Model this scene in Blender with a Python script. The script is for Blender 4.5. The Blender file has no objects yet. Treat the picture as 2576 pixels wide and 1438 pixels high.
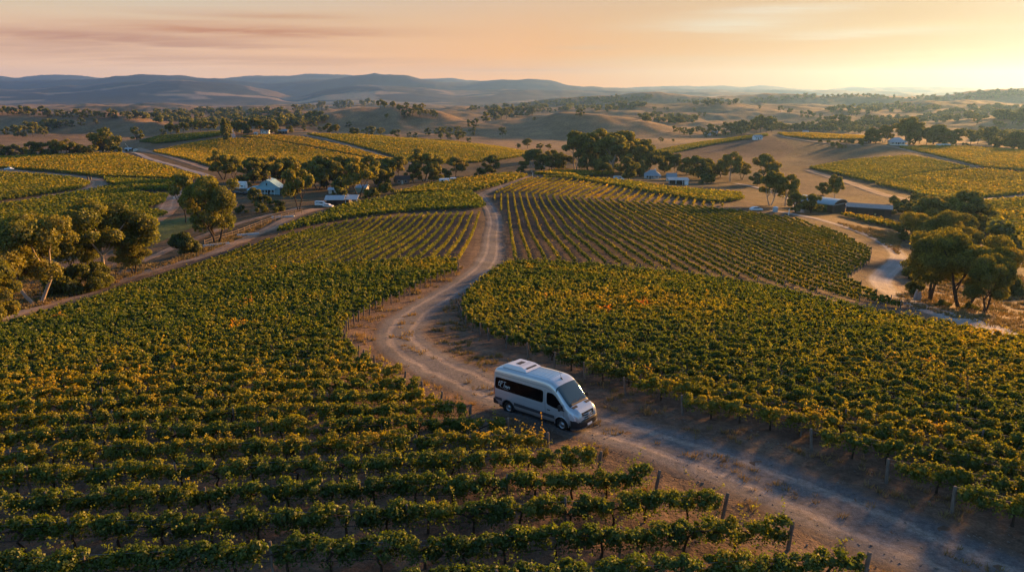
import bpy, bmesh, math, random
import numpy as np
from mathutils import Vector, Matrix

R = math.radians
rng = np.random.default_rng(7)
random.seed(7)
S = bpy.context.scene
COL = S.collection

# ---------------------------------------------------------------- camera
F, CX, CY = 1718.0, 1288.0, 719.0        # focal length and centre in the pixels used for surveying the photograph (2576 wide)
PITCH = R(15.6)
CAM_Z = 60.0
cam_d = bpy.data.cameras.new('camera')
cam_d.sensor_width = 36.0
cam_d.lens = 36.0 * F / 2576.0
cam_d.clip_start, cam_d.clip_end = 0.3, 40000
cam = bpy.data.objects.new('camera', cam_d)
COL.objects.link(cam)
cam.location = (0, 0, CAM_Z)
cam.rotation_euler = (R(90) - PITCH, 0, 0)
S.camera = cam

# ---------------------------------------------------------------- exposure
S.view_settings.view_transform = 'Standard'
S.view_settings.look = 'None'
S.view_settings.gamma = 1
S.view_settings.exposure = EXPOSURE = 1.65
S.cycles.use_denoising = True
S.cycles.max_bounces = 6
S.cycles.diffuse_bounces = 3
S.cycles.glossy_bounces = 2
S.cycles.transmission_bounces = 4
S.cycles.volume_bounces = 1
S.cycles.transparent_max_bounces = 6
S.cycles.sample_clamp_indirect = 4.0

# ---------------------------------------------------------------- sun and sky
SUN_EL, SUN_AZ = R(7.5), R(44.0)            # azimuth to the right of the view direction
sun_vec = Vector((math.sin(SUN_AZ) * math.cos(SUN_EL), math.cos(SUN_AZ) * math.cos(SUN_EL), math.sin(SUN_EL)))
sun_d = bpy.data.lights.new('sun', 'SUN')
sun_d.energy = 5.0
sun_d.angle = R(6.0)
sun_d.color = (1.0, 0.49, 0.14)
sun = bpy.data.objects.new('sun', sun_d)
COL.objects.link(sun)
sun.location = (200, 200, 200)
sun.rotation_euler = sun_vec.to_track_quat('Z', 'Y').to_euler()

W = bpy.data.worlds.new('World')
S.world = W
W.use_nodes = True


class NT:
    """small helper to write node trees"""
    def __init__(self, tree):
        self.t = tree; self.n = tree.nodes; self.l = tree.links
    def new(self, kind, **kw):
        nd = self.n.new(kind)
        for k, v in kw.items():
            if k.startswith('i_'):
                key = k[2:]
                nd.inputs[int(key) if key.isdigit() else key].default_value = v
            else:
                setattr(nd, k, v)
        return nd
    def put(self, sock, v):
        if isinstance(v, bpy.types.NodeSocket): self.l.new(v, sock)
        elif v is not None: sock.default_value = v
    def math(self, op, a, b=None, c=None, clamp=False):
        nd = self.new('ShaderNodeMath', operation=op, use_clamp=clamp)
        self.put(nd.inputs[0], a); self.put(nd.inputs[1], b)
        if c is not None: self.put(nd.inputs[2], c)
        return nd.outputs[0]
    def vmath(self, op, a, b=None):
        nd = self.new('ShaderNodeVectorMath', operation=op)
        self.put(nd.inputs[0], a)
        if b is not None: self.put(nd.inputs[1], b)
        return nd
    def mix(self, f, a, b, mode='MIX'):
        nd = self.new('ShaderNodeMix', data_type='RGBA', blend_type=mode)
        self.put(nd.inputs[0], f); self.put(nd.inputs[6], a); self.put(nd.inputs[7], b)
        return nd.outputs[2]
    def ramp(self, f, stops, interp='LINEAR'):
        nd = self.new('ShaderNodeValToRGB')
        cr = nd.color_ramp; cr.interpolation = interp
        while len(cr.elements) < len(stops): cr.elements.new(0.5)
        for e, (p, c) in zip(cr.elements, stops):
            e.position = p
            e.color = (c[0], c[1], c[2], 1) if not isinstance(c, (int, float)) else (c, c, c, 1)
        self.put(nd.inputs[0], f)
        return nd.outputs[0]
    def noise(self, vec, scale, detail=3, rough=0.55, dist=0.0):
        nd = self.new('ShaderNodeTexNoise')
        nd.inputs['Scale'].default_value = scale; nd.inputs['Detail'].default_value = detail
        nd.inputs['Roughness'].default_value = rough; nd.inputs['Distortion'].default_value = dist
        if vec is not None: self.l.new(vec, nd.inputs['Vector'])
        return nd.outputs[0]
    def range(self, v, a, b, c=0.0, d=1.0, smooth=True):
        nd = self.new('ShaderNodeMapRange')
        nd.interpolation_type = 'SMOOTHSTEP' if smooth else 'LINEAR'
        self.put(nd.inputs[0], v)
        for k, x in zip((1, 2, 3, 4), (a, b, c, d)): nd.inputs[k].default_value = x
        return nd.outputs[0]


def srgb(r, g, b):
    f = lambda c: ((c / 255 + 0.055) / 1.055) ** 2.4 if c / 255 > 0.04045 else c / 255 / 12.92
    return (f(r), f(g), f(b))


STREAKS = [   # thin evening clouds: centre, half length, half thickness (survey pixels), strength, colour
    (620, 76, 330, 13, 1.0, (226, 148, 92)), (240, 90, 300, 12, 0.9, (218, 148, 106)), (480, 110, 300, 9, 0.75, (228, 162, 116)), (640, 38, 200, 9, 0.8, (232, 166, 112)),
    (500, 28, 120, 10, 0.6, (250, 215, 180)), (120, 118, 260, 12, 0.6, (220, 158, 120)), (560, 150, 480, 10, 0.55, (228, 162, 116)), (1330, 176, 220, 8, 0.6, (246, 176, 130)),
    (1830, 62, 190, 17, 0.8, (255, 236, 205)), (1960, 26, 160, 8, 0.7, (255, 238, 212)), (2360, 62, 190, 10, 0.8, (250, 205, 140)), (2350, 117, 80, 4, 0.7, (246, 190, 120)),
    (2050, 146, 150, 5, 0.9, (244, 182, 112)), (1480, 120, 90, 4, 0.6, (246, 196, 150)), (2180, 84, 200, 8, 0.5, (255, 242, 214)), (1620, 152, 300, 10, 0.4, (250, 200, 145)), (2400, 135, 220, 5, 0.6, (252, 204, 130)),
]


def build_world():
    n = NT(W.node_tree)
    for nd in list(n.n): n.n.remove(nd)
    out = n.new('ShaderNodeOutputWorld')
    sky = n.new('ShaderNodeTexSky', sky_type='NISHITA', sun_disc=False, sun_elevation=SUN_EL, sun_rotation=SUN_AZ,
                air_density=1.0, dust_density=0.8, ozone_density=3.0, altitude=200)
    co = n.new('ShaderNodeTexCoord').outputs['Generated']
    d = n.vmath('NORMALIZE', co).outputs[0]
    sep = n.new('ShaderNodeSeparateXYZ'); n.l.new(d, sep.inputs[0])
    x, y, z = sep.outputs
    cs = n.vmath('DOT_PRODUCT', d, tuple(sun_vec)).outputs['Value']
    # evening glow: warm band round the horizon, stronger and yellower towards the sun
    el = n.range(z, 0.0, 0.15, smooth=False)
    near = n.ramp(el, [(0.0, (1.05, 0.38, 0.04)), (0.10, (1.0, 0.39, 0.05)), (0.35, (0.96, 0.45, 0.10)), (0.65, (0.88, 0.50, 0.20)), (1.0, (0.78, 0.54, 0.34))])
    mid = n.ramp(el, [(0.0, (1.75, 0.62, 0.09)), (0.10, (1.52, 0.57, 0.08)), (0.35, (1.26, 0.54, 0.12)), (0.65, (1.05, 0.58, 0.27)), (1.0, (0.80, 0.62, 0.45))])
    far = n.ramp(el, [(0.0, (1.75, 0.94, 0.50)), (0.10, (1.66, 0.92, 0.48)), (0.35, (1.38, 0.82, 0.45)), (0.65, (1.0, 0.74, 0.47)), (1.0, (0.66, 0.68, 0.62))])
    warm = n.mix(n.range(cs, 0.35, 0.75, smooth=False), far, mid)
    warm = n.mix(n.range(cs, 0.72, 0.96, smooth=False), warm, near)
    glow = n.math('POWER', n.math('MAXIMUM', cs, 0.0), 90.0)
    glow2 = n.math('POWER', n.math('MAXIMUM', cs, 0.0), 18.0)
    warm = n.mix(n.math('MULTIPLY', glow2, 0.22), warm, (0.95, 0.70, 0.40, 1))
    warm = n.mix(n.math('MULTIPLY', glow, 0.5), warm, (1.05, 0.95, 0.75, 1))
    # thin streaky clouds on a high sheet
    h = n.math('ADD', n.math('MAXIMUM', z, 0.0), 0.03)
    cx, cy = n.math('DIVIDE', x, h), n.math('DIVIDE', y, h)
    cv = n.new('ShaderNodeCombineXYZ')
    n.put(cv.inputs[0], n.math('MULTIPLY', cx, 0.22)); n.put(cv.inputs[1], n.math('MULTIPLY', cy, 0.55))
    c1 = n.noise(cv.outputs[0], 1.1, 6, 0.58, 0.6)
    c2 = n.noise(cv.outputs[0], 3.0, 5, 0.6, 0.9)
    az = n.math('ARCTAN2', x, y)
    def bump(a0, sa, z0, sz):
        u = n.math('DIVIDE', n.math('SUBTRACT', az, a0), sa)
        v = n.math('DIVIDE', n.math('SUBTRACT', z, z0), sz)
        return n.math('POWER', 2.718, n.math('MULTIPLY', n.math('ADD', n.math('MULTIPLY', u, u), n.math('MULTIPLY', v, v)), -1.0))
    nz = n.math('MULTIPLY', n.math('SUBTRACT', c1, 0.5), 0.016)
    nz2 = n.math('MULTIPLY', n.math('SUBTRACT', c2, 0.5), 0.012)
    zz = n.math('ADD', z, n.math('ADD', nz, nz2))
    body = n.range(c2, 0.30, 0.58, 0.55, 1.0)
    for (x0, y0, hl, th, stg, colr) in STREAKS:
        Yc, X = -(y0 - CY) / F, (x0 - CX) / F
        fy = math.cos(PITCH) + Yc * math.sin(PITCH); up = -math.sin(PITCH) + Yc * math.cos(PITCH)
        ln = math.sqrt(X * X + fy * fy + up * up)
        u = n.math('DIVIDE', n.math('SUBTRACT', az, math.atan2(X, fy)), hl / F)
        v = n.math('DIVIDE', n.math('SUBTRACT', zz, up / ln), th / F)
        w = n.math('POWER', 2.718, n.math('MULTIPLY', n.math('ADD', n.math('MULTIPLY', u, u), n.math('MULTIPLY', v, v)), -1.0))
        warm = n.mix(n.math('MULTIPLY', n.math('MULTIPLY', w, stg), body), warm, srgb(*colr) + (1,))
    # the glow covers the low sky ahead, the plain sky takes over overhead and behind
    f = n.math('MULTIPLY', n.range(z, 0.38, 0.13), n.range(y, -0.5, 0.35))
    bg1 = n.new('ShaderNodeBackground'); n.l.new(sky.outputs[0], bg1.inputs[0]); bg1.inputs[1].default_value = SKY
    bg2 = n.new('ShaderNodeBackground'); n.l.new(warm, bg2.inputs[0]); bg2.inputs[1].default_value = GLOW
    mx = n.new('ShaderNodeMixShader')
    n.put(mx.inputs[0], f); n.l.new(bg1.outputs[0], mx.inputs[1]); n.l.new(bg2.outputs[0], mx.inputs[2])
    n.l.new(mx.outputs[0], out.inputs[0])


SKY, GLOW = 0.10, 0.265
build_world()


# ---------------------------------------------------------------- naming helpers
def tag(o, label=None, cat=None, group=None, kind=None):
    if label: o['label'] = label
    if cat: o['category'] = cat
    if group: o['group'] = group
    if kind: o['kind'] = kind
    return o


def empty(name, loc, rz=0.0):
    o = bpy.data.objects.new(name, None); COL.objects.link(o)
    o.location = loc; o.rotation_euler = (0, 0, rz); o.empty_display_size = 0.3
    return o


def link(name, me, parent=None, mat=None):
    o = bpy.data.objects.new(name, me); COL.objects.link(o)
    if mat is not None and not me.materials: me.materials.append(mat)
    if parent is not None: o.parent = parent
    return o


def copy_tree(o, parent=None):
    c = o.copy(); COL.objects.link(c)
    if parent is not None: c.parent = parent
    for ch in list(o.children): copy_tree(ch, c)
    return c


def mesh_np(name, v, f, mat=None, smooth=False):
    """mesh from numpy arrays; f is (n,4) or (n,3)"""
    v = np.asarray(v, np.float32); f = np.asarray(f, np.int32)
    me = bpy.data.meshes.new(name)
    k = f.shape[1]
    me.vertices.add(len(v)); me.vertices.foreach_set('co', v.ravel())
    me.loops.add(f.size); me.loops.foreach_set('vertex_index', f.ravel())
    me.polygons.add(len(f))
    me.polygons.foreach_set('loop_start', np.arange(0, f.size, k, dtype=np.int32))
    me.polygons.foreach_set('loop_total', np.full(len(f), k, np.int32))
    if smooth: me.polygons.foreach_set('use_smooth', np.ones(len(f), bool))
    me.update(calc_edges=True)
    if mat is not None: me.materials.append(mat)
    return me


def face_attr(me, name, vals):
    a = me.attributes.new(name, 'FLOAT', 'FACE'); a.data.foreach_set('value', np.asarray(vals, np.float32))
# ---------------------------------------------------------------- lie of the land
def dep(y):
    return PITCH + np.arctan((np.asarray(y, float) - CY) / F)


def px3(x, y, w):
    """point on the ray of surveyed pixel (x, y) at the distance w straight ahead"""
    Yc = -(np.asarray(y, float) - CY) / F; X = (np.asarray(x, float) - CX) / F
    fy = math.cos(PITCH) + Yc * math.sin(PITCH)
    w = np.asarray(w, float)
    return X / fy * w, w, CAM_Z - w * np.tan(dep(y))


LINES = [   # contour-like lines of the land: (x, y, distance) read off the photograph, from near to far
    [(-800, 1438, 20), (1288, 1438, 20), (3300, 1438, 20)],
    [(-800, 1140, 31), (0, 1085, 32.5), (430, 1066, 33.2), (900, 1060, 33.8), (1288, 1060, 34), (2576, 1060, 34.5), (3300, 1060, 34.5)],
    [(-700, 920, 60), (0, 825, 75), (400, 800, 78), (800, 775, 76), (1000, 772, 75), (1200, 772, 75), (1600, 790, 72), (2000, 795, 72), (2400, 806, 75), (3300, 900, 62)],
    [(-700, 830, 105), (0, 775, 112), (200, 730, 125), (400, 690, 130), (800, 662, 125), (1200, 656, 118), (1600, 680, 111), (2000, 722, 105), (2200, 736, 105), (2400, 756, 110), (3300, 850, 112)],
    [(-700, 650, 190), (0, 640, 185), (400, 620, 190), (600, 592, 200), (800, 575, 200), (1200, 562, 205), (1600, 562, 195), (2000, 592, 185), (2200, 618, 180), (2400, 640, 180), (3300, 655, 185)],
    [(-700, 510, 290), (0, 510, 290), (400, 510, 290), (600, 502, 300), (800, 520, 262), (1000, 497, 290), (1200, 490, 292), (1600, 500, 272), (2000, 532, 250), (2200, 560, 240), (2400, 562, 250), (3300, 565, 250)],
    [(-700, 455, 370), (0, 455, 370), (400, 460, 360), (600, 472, 340), (800, 490, 330), (1000, 468, 340), (1200, 455, 350), (1330, 442, 362), (1600, 462, 342), (2000, 490, 330), (2200, 500, 315), (2400, 505, 312), (3300, 505, 312)],
    [(-700, 415, 470), (0, 400, 490), (300, 386, 530), (420, 405, 480), (600, 440, 412), (800, 455, 400), (1200, 441, 430), (1600, 445, 425), (2000, 458, 395), (2200, 466, 375), (2400, 470, 370), (3300, 470, 370)],
    [(-700, 410, 600), (0, 402, 600), (260, 390, 650), (400, 378, 600), (600, 398, 535), (800, 400, 530), (1200, 408, 535), (1600, 405, 550), (2000, 398, 560), (2200, 408, 505), (2400, 405, 500), (3300, 405, 500)],
    [(-700, 375, 720), (0, 372, 720), (260, 366, 760), (400, 342, 760), (570, 330, 745), (760, 332, 730), (1000, 352, 690), (1200, 372, 660), (1340, 388, 640), (1600, 384, 645), (1800, 358, 690), (1950, 337, 720), (2150, 347, 710), (2400, 364, 670), (2600, 376, 650), (3300, 385, 640)],
    [(-700, 340, 930), (0, 338, 950), (260, 344, 930), (400, 345, 890), (570, 338, 880), (800, 345, 850), (1200, 366, 840), (1400, 364, 850), (1600, 352, 860), (2000, 350, 900), (2200, 346, 920), (2400, 348, 920), (3300, 350, 920)],
    [(-700, 336, 1120), (0, 336, 1120), (200, 338, 1120), (330, 338, 1080), (440, 337, 985), (600, 336, 960), (720, 335, 1030), (830, 333, 1120), (950, 333, 1140), (1080, 335, 1120), (1200, 347, 1040), (1310, 353, 1000), (1450, 354, 970), (1600, 352, 945), (1760, 347, 955), (2000, 338, 1050), (2300, 335, 1070), (2576, 330, 1100), (3300, 330, 1100)],
    [(-700, 283, 1300), (0, 284, 1300), (200, 290, 1300), (330, 298, 1230), (440, 322, 1080), (600, 325, 1060), (720, 308, 1200), (830, 285, 1320), (950, 273, 1360), (1080, 280, 1330), (1200, 300, 1250), (1310, 304, 1200), (1450, 287, 1160), (1600, 304, 1110), (1760, 330, 1040), (2000, 318, 1250), (2300, 318, 1250), (2576, 300, 1300), (3300, 300, 1300)],
    [(-700, 292, 1750), (0, 292, 1750), (600, 300, 1600), (950, 290, 1800), (1300, 302, 1600), (1450, 300, 1500), (1800, 305, 1500), (2300, 308, 1500), (2576, 305, 1600), (3300, 305, 1600)],
    [(-700, 276, 2400), (600, 281, 2300), (950, 281, 2400), (1250, 279, 2300), (1500, 272, 2250), (1750, 268, 2200), (1950, 262, 2200), (2150, 275, 2100), (2400, 268, 2200), (2576, 262, 2300), (3300, 258, 2300)],
    [(-700, 276, 2800), (950, 278, 2900), (1500, 275, 2950), (1950, 271, 3000), (2250, 276, 2950), (2576, 270, 2900), (3300, 270, 2900)],
    [(-700, 270, 3400), (600, 272, 3400), (950, 270, 3400), (1250, 266, 3400), (1400, 252, 3300), (1520, 243, 3300), (1700, 241, 3400), (1800, 246, 3400), (2060, 236, 3400), (2200, 246, 3400), (2350, 246, 3300), (2480, 234, 3200), (2576, 230, 3200), (3300, 228, 3200)],
    [(-700, 268, 4800), (1288, 266, 4800), (1600, 262, 4800), (2576, 255, 4800), (3300, 255, 4800)],
    [(-700, 225, 7000), (0, 224, 7000), (200, 217, 7000), (330, 209, 7000), (456, 204, 7000), (560, 211, 7000), (680, 230, 7000), (740, 243, 7000), (830, 227, 7000), (920, 218, 7000), (1050, 224, 7000), (1150, 231, 7000), (1300, 228, 7000), (1450, 230, 7000), (1600, 233, 7000), (1850, 236, 7000), (2100, 240, 7000), (2576, 244, 7000), (3300, 245, 7000)],
    [(-700, 235, 8000), (0, 235, 8000), (456, 222, 8000), (740, 236, 8000), (1150, 236, 8000), (1600, 240, 8000), (2576, 245, 8000), (3300, 245, 8000)],
    [(-700, 205, 9000), (0, 202, 9000), (130, 203, 9000), (250, 199, 9000), (351, 187, 9000), (427, 188, 9000), (521, 197, 9000), (600, 206, 9000), (692, 212, 9000), (796, 196, 9000), (870, 190, 9000), (939, 187, 9000), (1017, 192, 9000), (1108, 203, 9000), (1217, 203, 9000), (1269, 198, 9000), (1326, 198, 9000), (1373, 203, 9000), (1438, 216, 9000), (1529, 222, 9000), (1700, 226, 9000), (2000, 229, 9000), (2576, 234, 9000), (3300, 236, 9000)],
    [(-700, 222, 10500), (400, 215, 10500), (800, 212, 10500), (1217, 218, 10500), (1600, 234, 10500), (3300, 240, 10500)],
    [(-700, 192, 12500), (0, 192, 12500), (42, 196, 12500), (112, 190, 12500), (198, 192, 12500), (250, 198, 12500), (400, 202, 12500), (560, 199, 12500), (655, 190, 12500), (801, 188, 12500), (861, 190, 12500), (1000, 200, 12500), (1187, 198, 12500), (1300, 206, 12500), (1500, 221, 12500), (1576, 223, 12500), (1621, 219, 12500), (1803, 217, 12500), (1872, 221, 12500), (1913, 217, 12500), (1981, 222, 12500), (2282, 220, 12500), (2419, 220, 12500), (2500, 224, 12500), (2576, 224, 12500), (3300, 226, 12500)],
    [(-700, 235, 14000), (3300, 240, 14000)],
]
APEX = 80.0


def pchip_slopes(x, y):
    """monotone slopes along axis 0; x, y are (K, N)"""
    h = np.diff(x, axis=0); d = np.diff(y, axis=0) / h
    m = np.zeros_like(y)
    w1 = 2 * h[1:] + h[:-1]; w2 = h[1:] + 2 * h[:-1]
    same = d[:-1] * d[1:] > 0
    with np.errstate(divide='ignore', invalid='ignore'):
        hm = (w1 + w2) / (w1 / d[:-1] + w2 / d[1:])
    m[1:-1] = np.where(same, hm, 0)
    m[0] = d[0]; m[-1] = d[-1]
    return m


def pchip1(xk, yk, x):
    xk = np.asarray(xk, float)[:, None]; yk = np.asarray(yk, float)[:, None]
    m = pchip_slopes(xk, yk) if len(xk) > 2 else np.repeat(np.diff(yk, axis=0) / np.diff(xk, axis=0), 2, axis=0)
    x = np.clip(x, xk[0, 0], xk[-1, 0])
    i = np.clip(np.searchsorted(xk[:, 0], x, side='right') - 1, 0, len(xk) - 2)
    h = xk[i + 1, 0] - xk[i, 0]; t = (x - xk[i, 0]) / h
    return (yk[i, 0] * (1 + 2 * t) * (1 - t) ** 2 + m[i, 0] * h * t * (1 - t) ** 2 + yk[i + 1, 0] * t * t * (3 - 2 * t) + m[i + 1, 0] * h * t * t * (t - 1))


_perm = np.random.default_rng(3).permutation(4096).astype(np.int64)
_grad = np.random.default_rng(4).uniform(0, 2 * math.pi, 4096)


def perlin(x, y):
    x = np.asarray(x, float); y = np.asarray(y, float)
    xi = np.floor(x).astype(np.int64); yi = np.floor(y).astype(np.int64)
    xf, yf = x - xi, y - yi
    u = xf ** 3 * (xf * (xf * 6 - 15) + 10); v = yf ** 3 * (yf * (yf * 6 - 15) + 10)
    def g(a, b, dx, dy):
        an = _grad[_perm[(_perm[a & 4095] + b) & 4095]]
        return np.cos(an) * dx + np.sin(an) * dy
    n00, n10 = g(xi, yi, xf, yf), g(xi + 1, yi, xf - 1, yf)
    n01, n11 = g(xi, yi + 1, xf, yf - 1), g(xi + 1, yi + 1, xf - 1, yf - 1)
    return 1.5 * ((n00 * (1 - u) + n10 * u) * (1 - v) + (n01 * (1 - u) + n11 * u) * v)


def fbm(x, y, o=4, g=0.5):
    s, a = 0, 1.0
    for k in range(o):
        s = s + a * perlin(x * 2 ** k + 17.3 * k, y * 2 ** k - 9.1 * k); a *= g
    return s


def sstep(a, b, x):
    t = np.clip((np.asarray(x, float) - a) / (b - a), 0, 1); return t * t * (3 - 2 * t)


NTC, NWC = 900, 760
T0, T1 = -1.02, 1.02
P0, P1 = 30.0, 14080.0
tt = np.linspace(T0, T1, NTC)
ss = np.linspace(math.log(P0), math.log(P1), NWC)


def build_heights():
    ks, kz = [], []
    ks.append(np.full(NTC, math.log(25.0))); kz.append(np.full(NTC, CAM_Z - 9.0))
    ks.append(np.full(NTC, math.log(80.0))); kz.append(np.full(NTC, CAM_Z - 13.6))
    for ln in LINES:
        a = np.array(ln, float)
        X, Y, Z = px3(a[:, 0], a[:, 1], a[:, 2])
        t = X / (Y + APEX)
        y = pchip1(t, Y, tt); z = pchip1(t, Z, tt)
        ks.append(np.log(y + APEX)); kz.append(z)
    ks, kz = np.array(ks), np.array(kz)
    m = pchip_slopes(ks, kz)
    out = np.zeros((NWC, NTC))
    for j in range(NTC):
        x = ks[:, j]
        i = np.clip(np.searchsorted(x, ss, side='right') - 1, 0, len(x) - 2)
        h = x[i + 1] - x[i]; t = np.clip((ss - x[i]) / h, 0, 1)
        out[:, j] = kz[i, j] * (1 + 2 * t) * (1 - t) ** 2 + m[i, j] * h * t * (1 - t) ** 2 + kz[i + 1, j] * t * t * (3 - 2 * t) + m[i + 1, j] * h * t * t * (t - 1)
    return out


GZ = build_heights()
_p = np.exp(ss)[:, None]
GX = tt[None, :] * _p
GY = np.repeat(_p - APEX, NTC, 1)
# roughness of the land at every scale
GZ += 0.10 * fbm(GX / 3.5, GY / 3.5, 3) * sstep(3000, 200, GY)
GZ += 0.5 * sstep(60, 200, GY) * fbm(GX / 45, GY / 45, 3) * sstep(900, 300, GY)
GZ += 9.0 * sstep(650, 1300, GY) * sstep(3000, 1800, GY) * fbm(GX / 170, GY / 210, 4)
GZ += 22.0 * sstep(1600, 2600, GY) * sstep(6000, 4000, GY) * fbm(GX / 420, GY / 500, 5)
_rg = 1 - np.abs(fbm(GX / 1500, GY / 1900, 5, 0.5))
GZ += 62.0 * sstep(5200, 6500, GY) * (_rg - 0.75)


def H(x, y):
    """height of the land at (x, y)"""
    x = np.asarray(x, float); y = np.asarray(y, float)
    p = np.maximum(y + APEX, P0 + 0.01)
    ft = np.clip((x / p - T0) / (T1 - T0) * (NTC - 1), 0, NTC - 1.001)
    fs = np.clip((np.log(p) - ss[0]) / (ss[-1] - ss[0]) * (NWC - 1), 0, NWC - 1.001)
    i, j = fs.astype(int), ft.astype(int); a, b = fs - i, ft - j
    return GZ[i, j] * (1 - a) * (1 - b) + GZ[i + 1, j] * a * (1 - b) + GZ[i, j + 1] * (1 - a) * b + GZ[i + 1, j + 1] * a * b


_ws = np.concatenate([np.linspace(4, 80, 400), np.geomspace(80.2, 13500, 3600)])


def hit(x, y, wmin=4.0):
    """where the sight line of a surveyed pixel meets the land"""
    X, Y, Z = px3(x, y, _ws)
    below = (Z < H(X, Y)) & (_ws >= wmin)
    k = int(np.argmax(below)) if below.any() else len(_ws) - 2
    k = max(k, 1)
    lo, hi = _ws[k - 1], _ws[k]
    for _ in range(18):
        mid = 0.5 * (lo + hi); a, b, c = px3(x, y, mid)
        if c < H(a, b): hi = mid
        else: lo = mid
    a, b, c = px3(x, y, hi)
    return float(a), float(b)


def proj(x, y, z):
    """surveyed pixel of a point"""
    dz = np.asarray(z) - CAM_Z
    d = np.asarray(y) * math.cos(PITCH) - dz * math.sin(PITCH)
    u = np.asarray(y) * math.sin(PITCH) + dz * math.cos(PITCH)
    return CX + F * np.asarray(x) / d, CY - F * u / d


def hits(pts):
    return np.array([hit(*p) for p in pts])


def catmull(p, n):
    """smooth curve through the points, about n samples a piece"""
    p = np.asarray(p, float); q = np.vstack([2 * p[0] - p[1], p, 2 * p[-1] - p[-2]])
    out = []
    for i in range(1, len(q) - 2):
        t = np.linspace(0, 1, n, endpoint=False)[:, None]
        out.append(0.5 * ((2 * q[i]) + (-q[i - 1] + q[i + 1]) * t + (2 * q[i - 1] - 5 * q[i] + 4 * q[i + 1] - q[i + 2]) * t ** 2 + (-q[i - 1] + 3 * q[i] - 3 * q[i + 1] + q[i + 2]) * t ** 3))
    return np.vstack(out + [p[-1:]])


def in_poly(px, py, poly):
    poly = np.asarray(poly, float); c = np.zeros(np.shape(px), bool)
    x0, y0 = poly[-1]
    for x1, y1 in poly:
        if y0 != y1:
            m = ((y1 > py) != (y0 > py)) & (px < (x0 - x1) * (py - y1) / (y0 - y1) + x1)
            c ^= m
        x0, y0 = x1, y1
    return c
# ---------------------------------------------------------------- ground cover
VX, VY = proj(GX, GY, GZ)                       # where each ground vertex lies in the survey
SOIL = np.array([0.110, 0.070, 0.047]); DIRT = np.array([0.165, 0.104, 0.068]); DRY = np.array([0.140, 0.090, 0.045])
GRASS = np.array([0.055, 0.085, 0.022]); PLOUGH = np.array([0.125, 0.078, 0.058]); BUSH = np.array([0.030, 0.036, 0.016])
GOLD = np.array([0.20, 0.120, 0.052]); OLIVE = np.array([0.065, 0.056, 0.025]); PALE = np.array([0.36, 0.25, 0.16])
cov = np.empty(GX.shape + (3,)); cov[:] = DIRT
n1 = fbm(GX / 60, GY / 80, 4)[..., None]; n2 = fbm(GX / 400 + 5, GY / 600, 4)[..., None]; n3 = fbm(GX / 14, GY / 14, 3)[..., None]
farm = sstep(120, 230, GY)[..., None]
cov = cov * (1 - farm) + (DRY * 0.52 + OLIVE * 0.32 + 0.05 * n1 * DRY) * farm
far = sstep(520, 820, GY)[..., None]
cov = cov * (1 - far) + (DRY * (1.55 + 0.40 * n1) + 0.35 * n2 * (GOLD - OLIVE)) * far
wood = sstep(0.10, 0.35, n2 + 0.35 * n1) * sstep(1500, 2300, GY)[..., None]
cov = cov * (1 - 0.8 * wood) + BUSH * 0.8 * wood
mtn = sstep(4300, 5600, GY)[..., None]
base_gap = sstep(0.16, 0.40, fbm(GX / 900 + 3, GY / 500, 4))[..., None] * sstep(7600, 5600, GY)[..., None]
mc = np.array([0.004, 0.019, 0.036]) * (1 + 0.5 * n2) * (1 - base_gap) + PALE * 0.8 * base_gap  # blue of distance haze put into the base colour of the wooded slopes
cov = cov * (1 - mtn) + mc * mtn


def paint(poly, colour, w0=0, w1=1e5, a=1.0, rough=0.0):
    """a piece of ground with a cover of its own; outline in surveyed pixels"""
    x = VX + rough * fbm(GX / 6, GY / 6, 3); y = VY + 0.4 * rough * fbm(GX / 6 + 40, GY / 6, 3)
    m = in_poly(x, y, poly) & (GY > w0) & (GY < w1)
    cov[m] = cov[m] * (1 - a) + np.asarray(colour) * a


paint([(-400, 820), (0, 812), (150, 775), (300, 722), (480, 660), (640, 600), (740, 548), (870, 510), (1000, 495), (1180, 480), (1340, 440), (1560, 452), (1870, 500), (2000, 548), (2160, 600), (2200, 660), (2140, 720), (2290, 790), (2700, 880), (3400, 1600), (-900, 1600)], SOIL, 15, 380, 0.55)
paint([(1270, 535), (1240, 492), (1500, 502), (1740, 520), (2000, 552), (2190, 625), (2190, 660), (2130, 700), (2290, 780), (1900, 712), (1600, 672), (1280, 662)], PLOUGH * 0.6, 60, 330, 0.9)
paint([(1215, 535), (1180, 660), (850, 672), (470, 690), (200, 756), (640, 605), (900, 555)], PLOUGH * 0.65, 60, 330, 0.9)
paint([(1332, 446), (1440, 453), (1560, 471), (1700, 494), (1870, 523), (1740, 519), (1600, 509), (1500, 502), (1400, 496), (1290, 488), (1244, 489), (1290, 464)], DIRT * 0.95, 200, 420, 0.9)
paint([(300, 600), (380, 555), (470, 545), (510, 560), (470, 580), (390, 612), (320, 622)], GRASS * 1.2, 150, 330, 0.85, 6)
paint([(330, 660), (420, 625), (520, 600), (560, 620), (430, 668), (340, 690)], OLIVE * 0.8, 100, 300, 0.6, 8)
paint([(625, 488), (735, 487), (790, 500), (700, 530), (640, 520)], OLIVE * 1.1, 200, 420, 0.8, 6)
paint([(1650, 385), (1800, 352), (1935, 342), (2000, 372), (1990, 395), (1900, 415), (1700, 412)], np.array([0.095, 0.058, 0.046]), 480, 800, 0.9, 3)
paint([(1950, 440), (2030, 432), (2210, 484), (2230, 505), (2100, 500), (1990, 480)], np.array([0.080, 0.052, 0.038]), 330, 520, 0.9, 3)
paint([(2230, 500), (2210, 484), (2340, 512), (2420, 520), (2300, 530)], np.array([0.11, 0.085, 0.045]), 300, 480, 0.8, 3)
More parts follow.
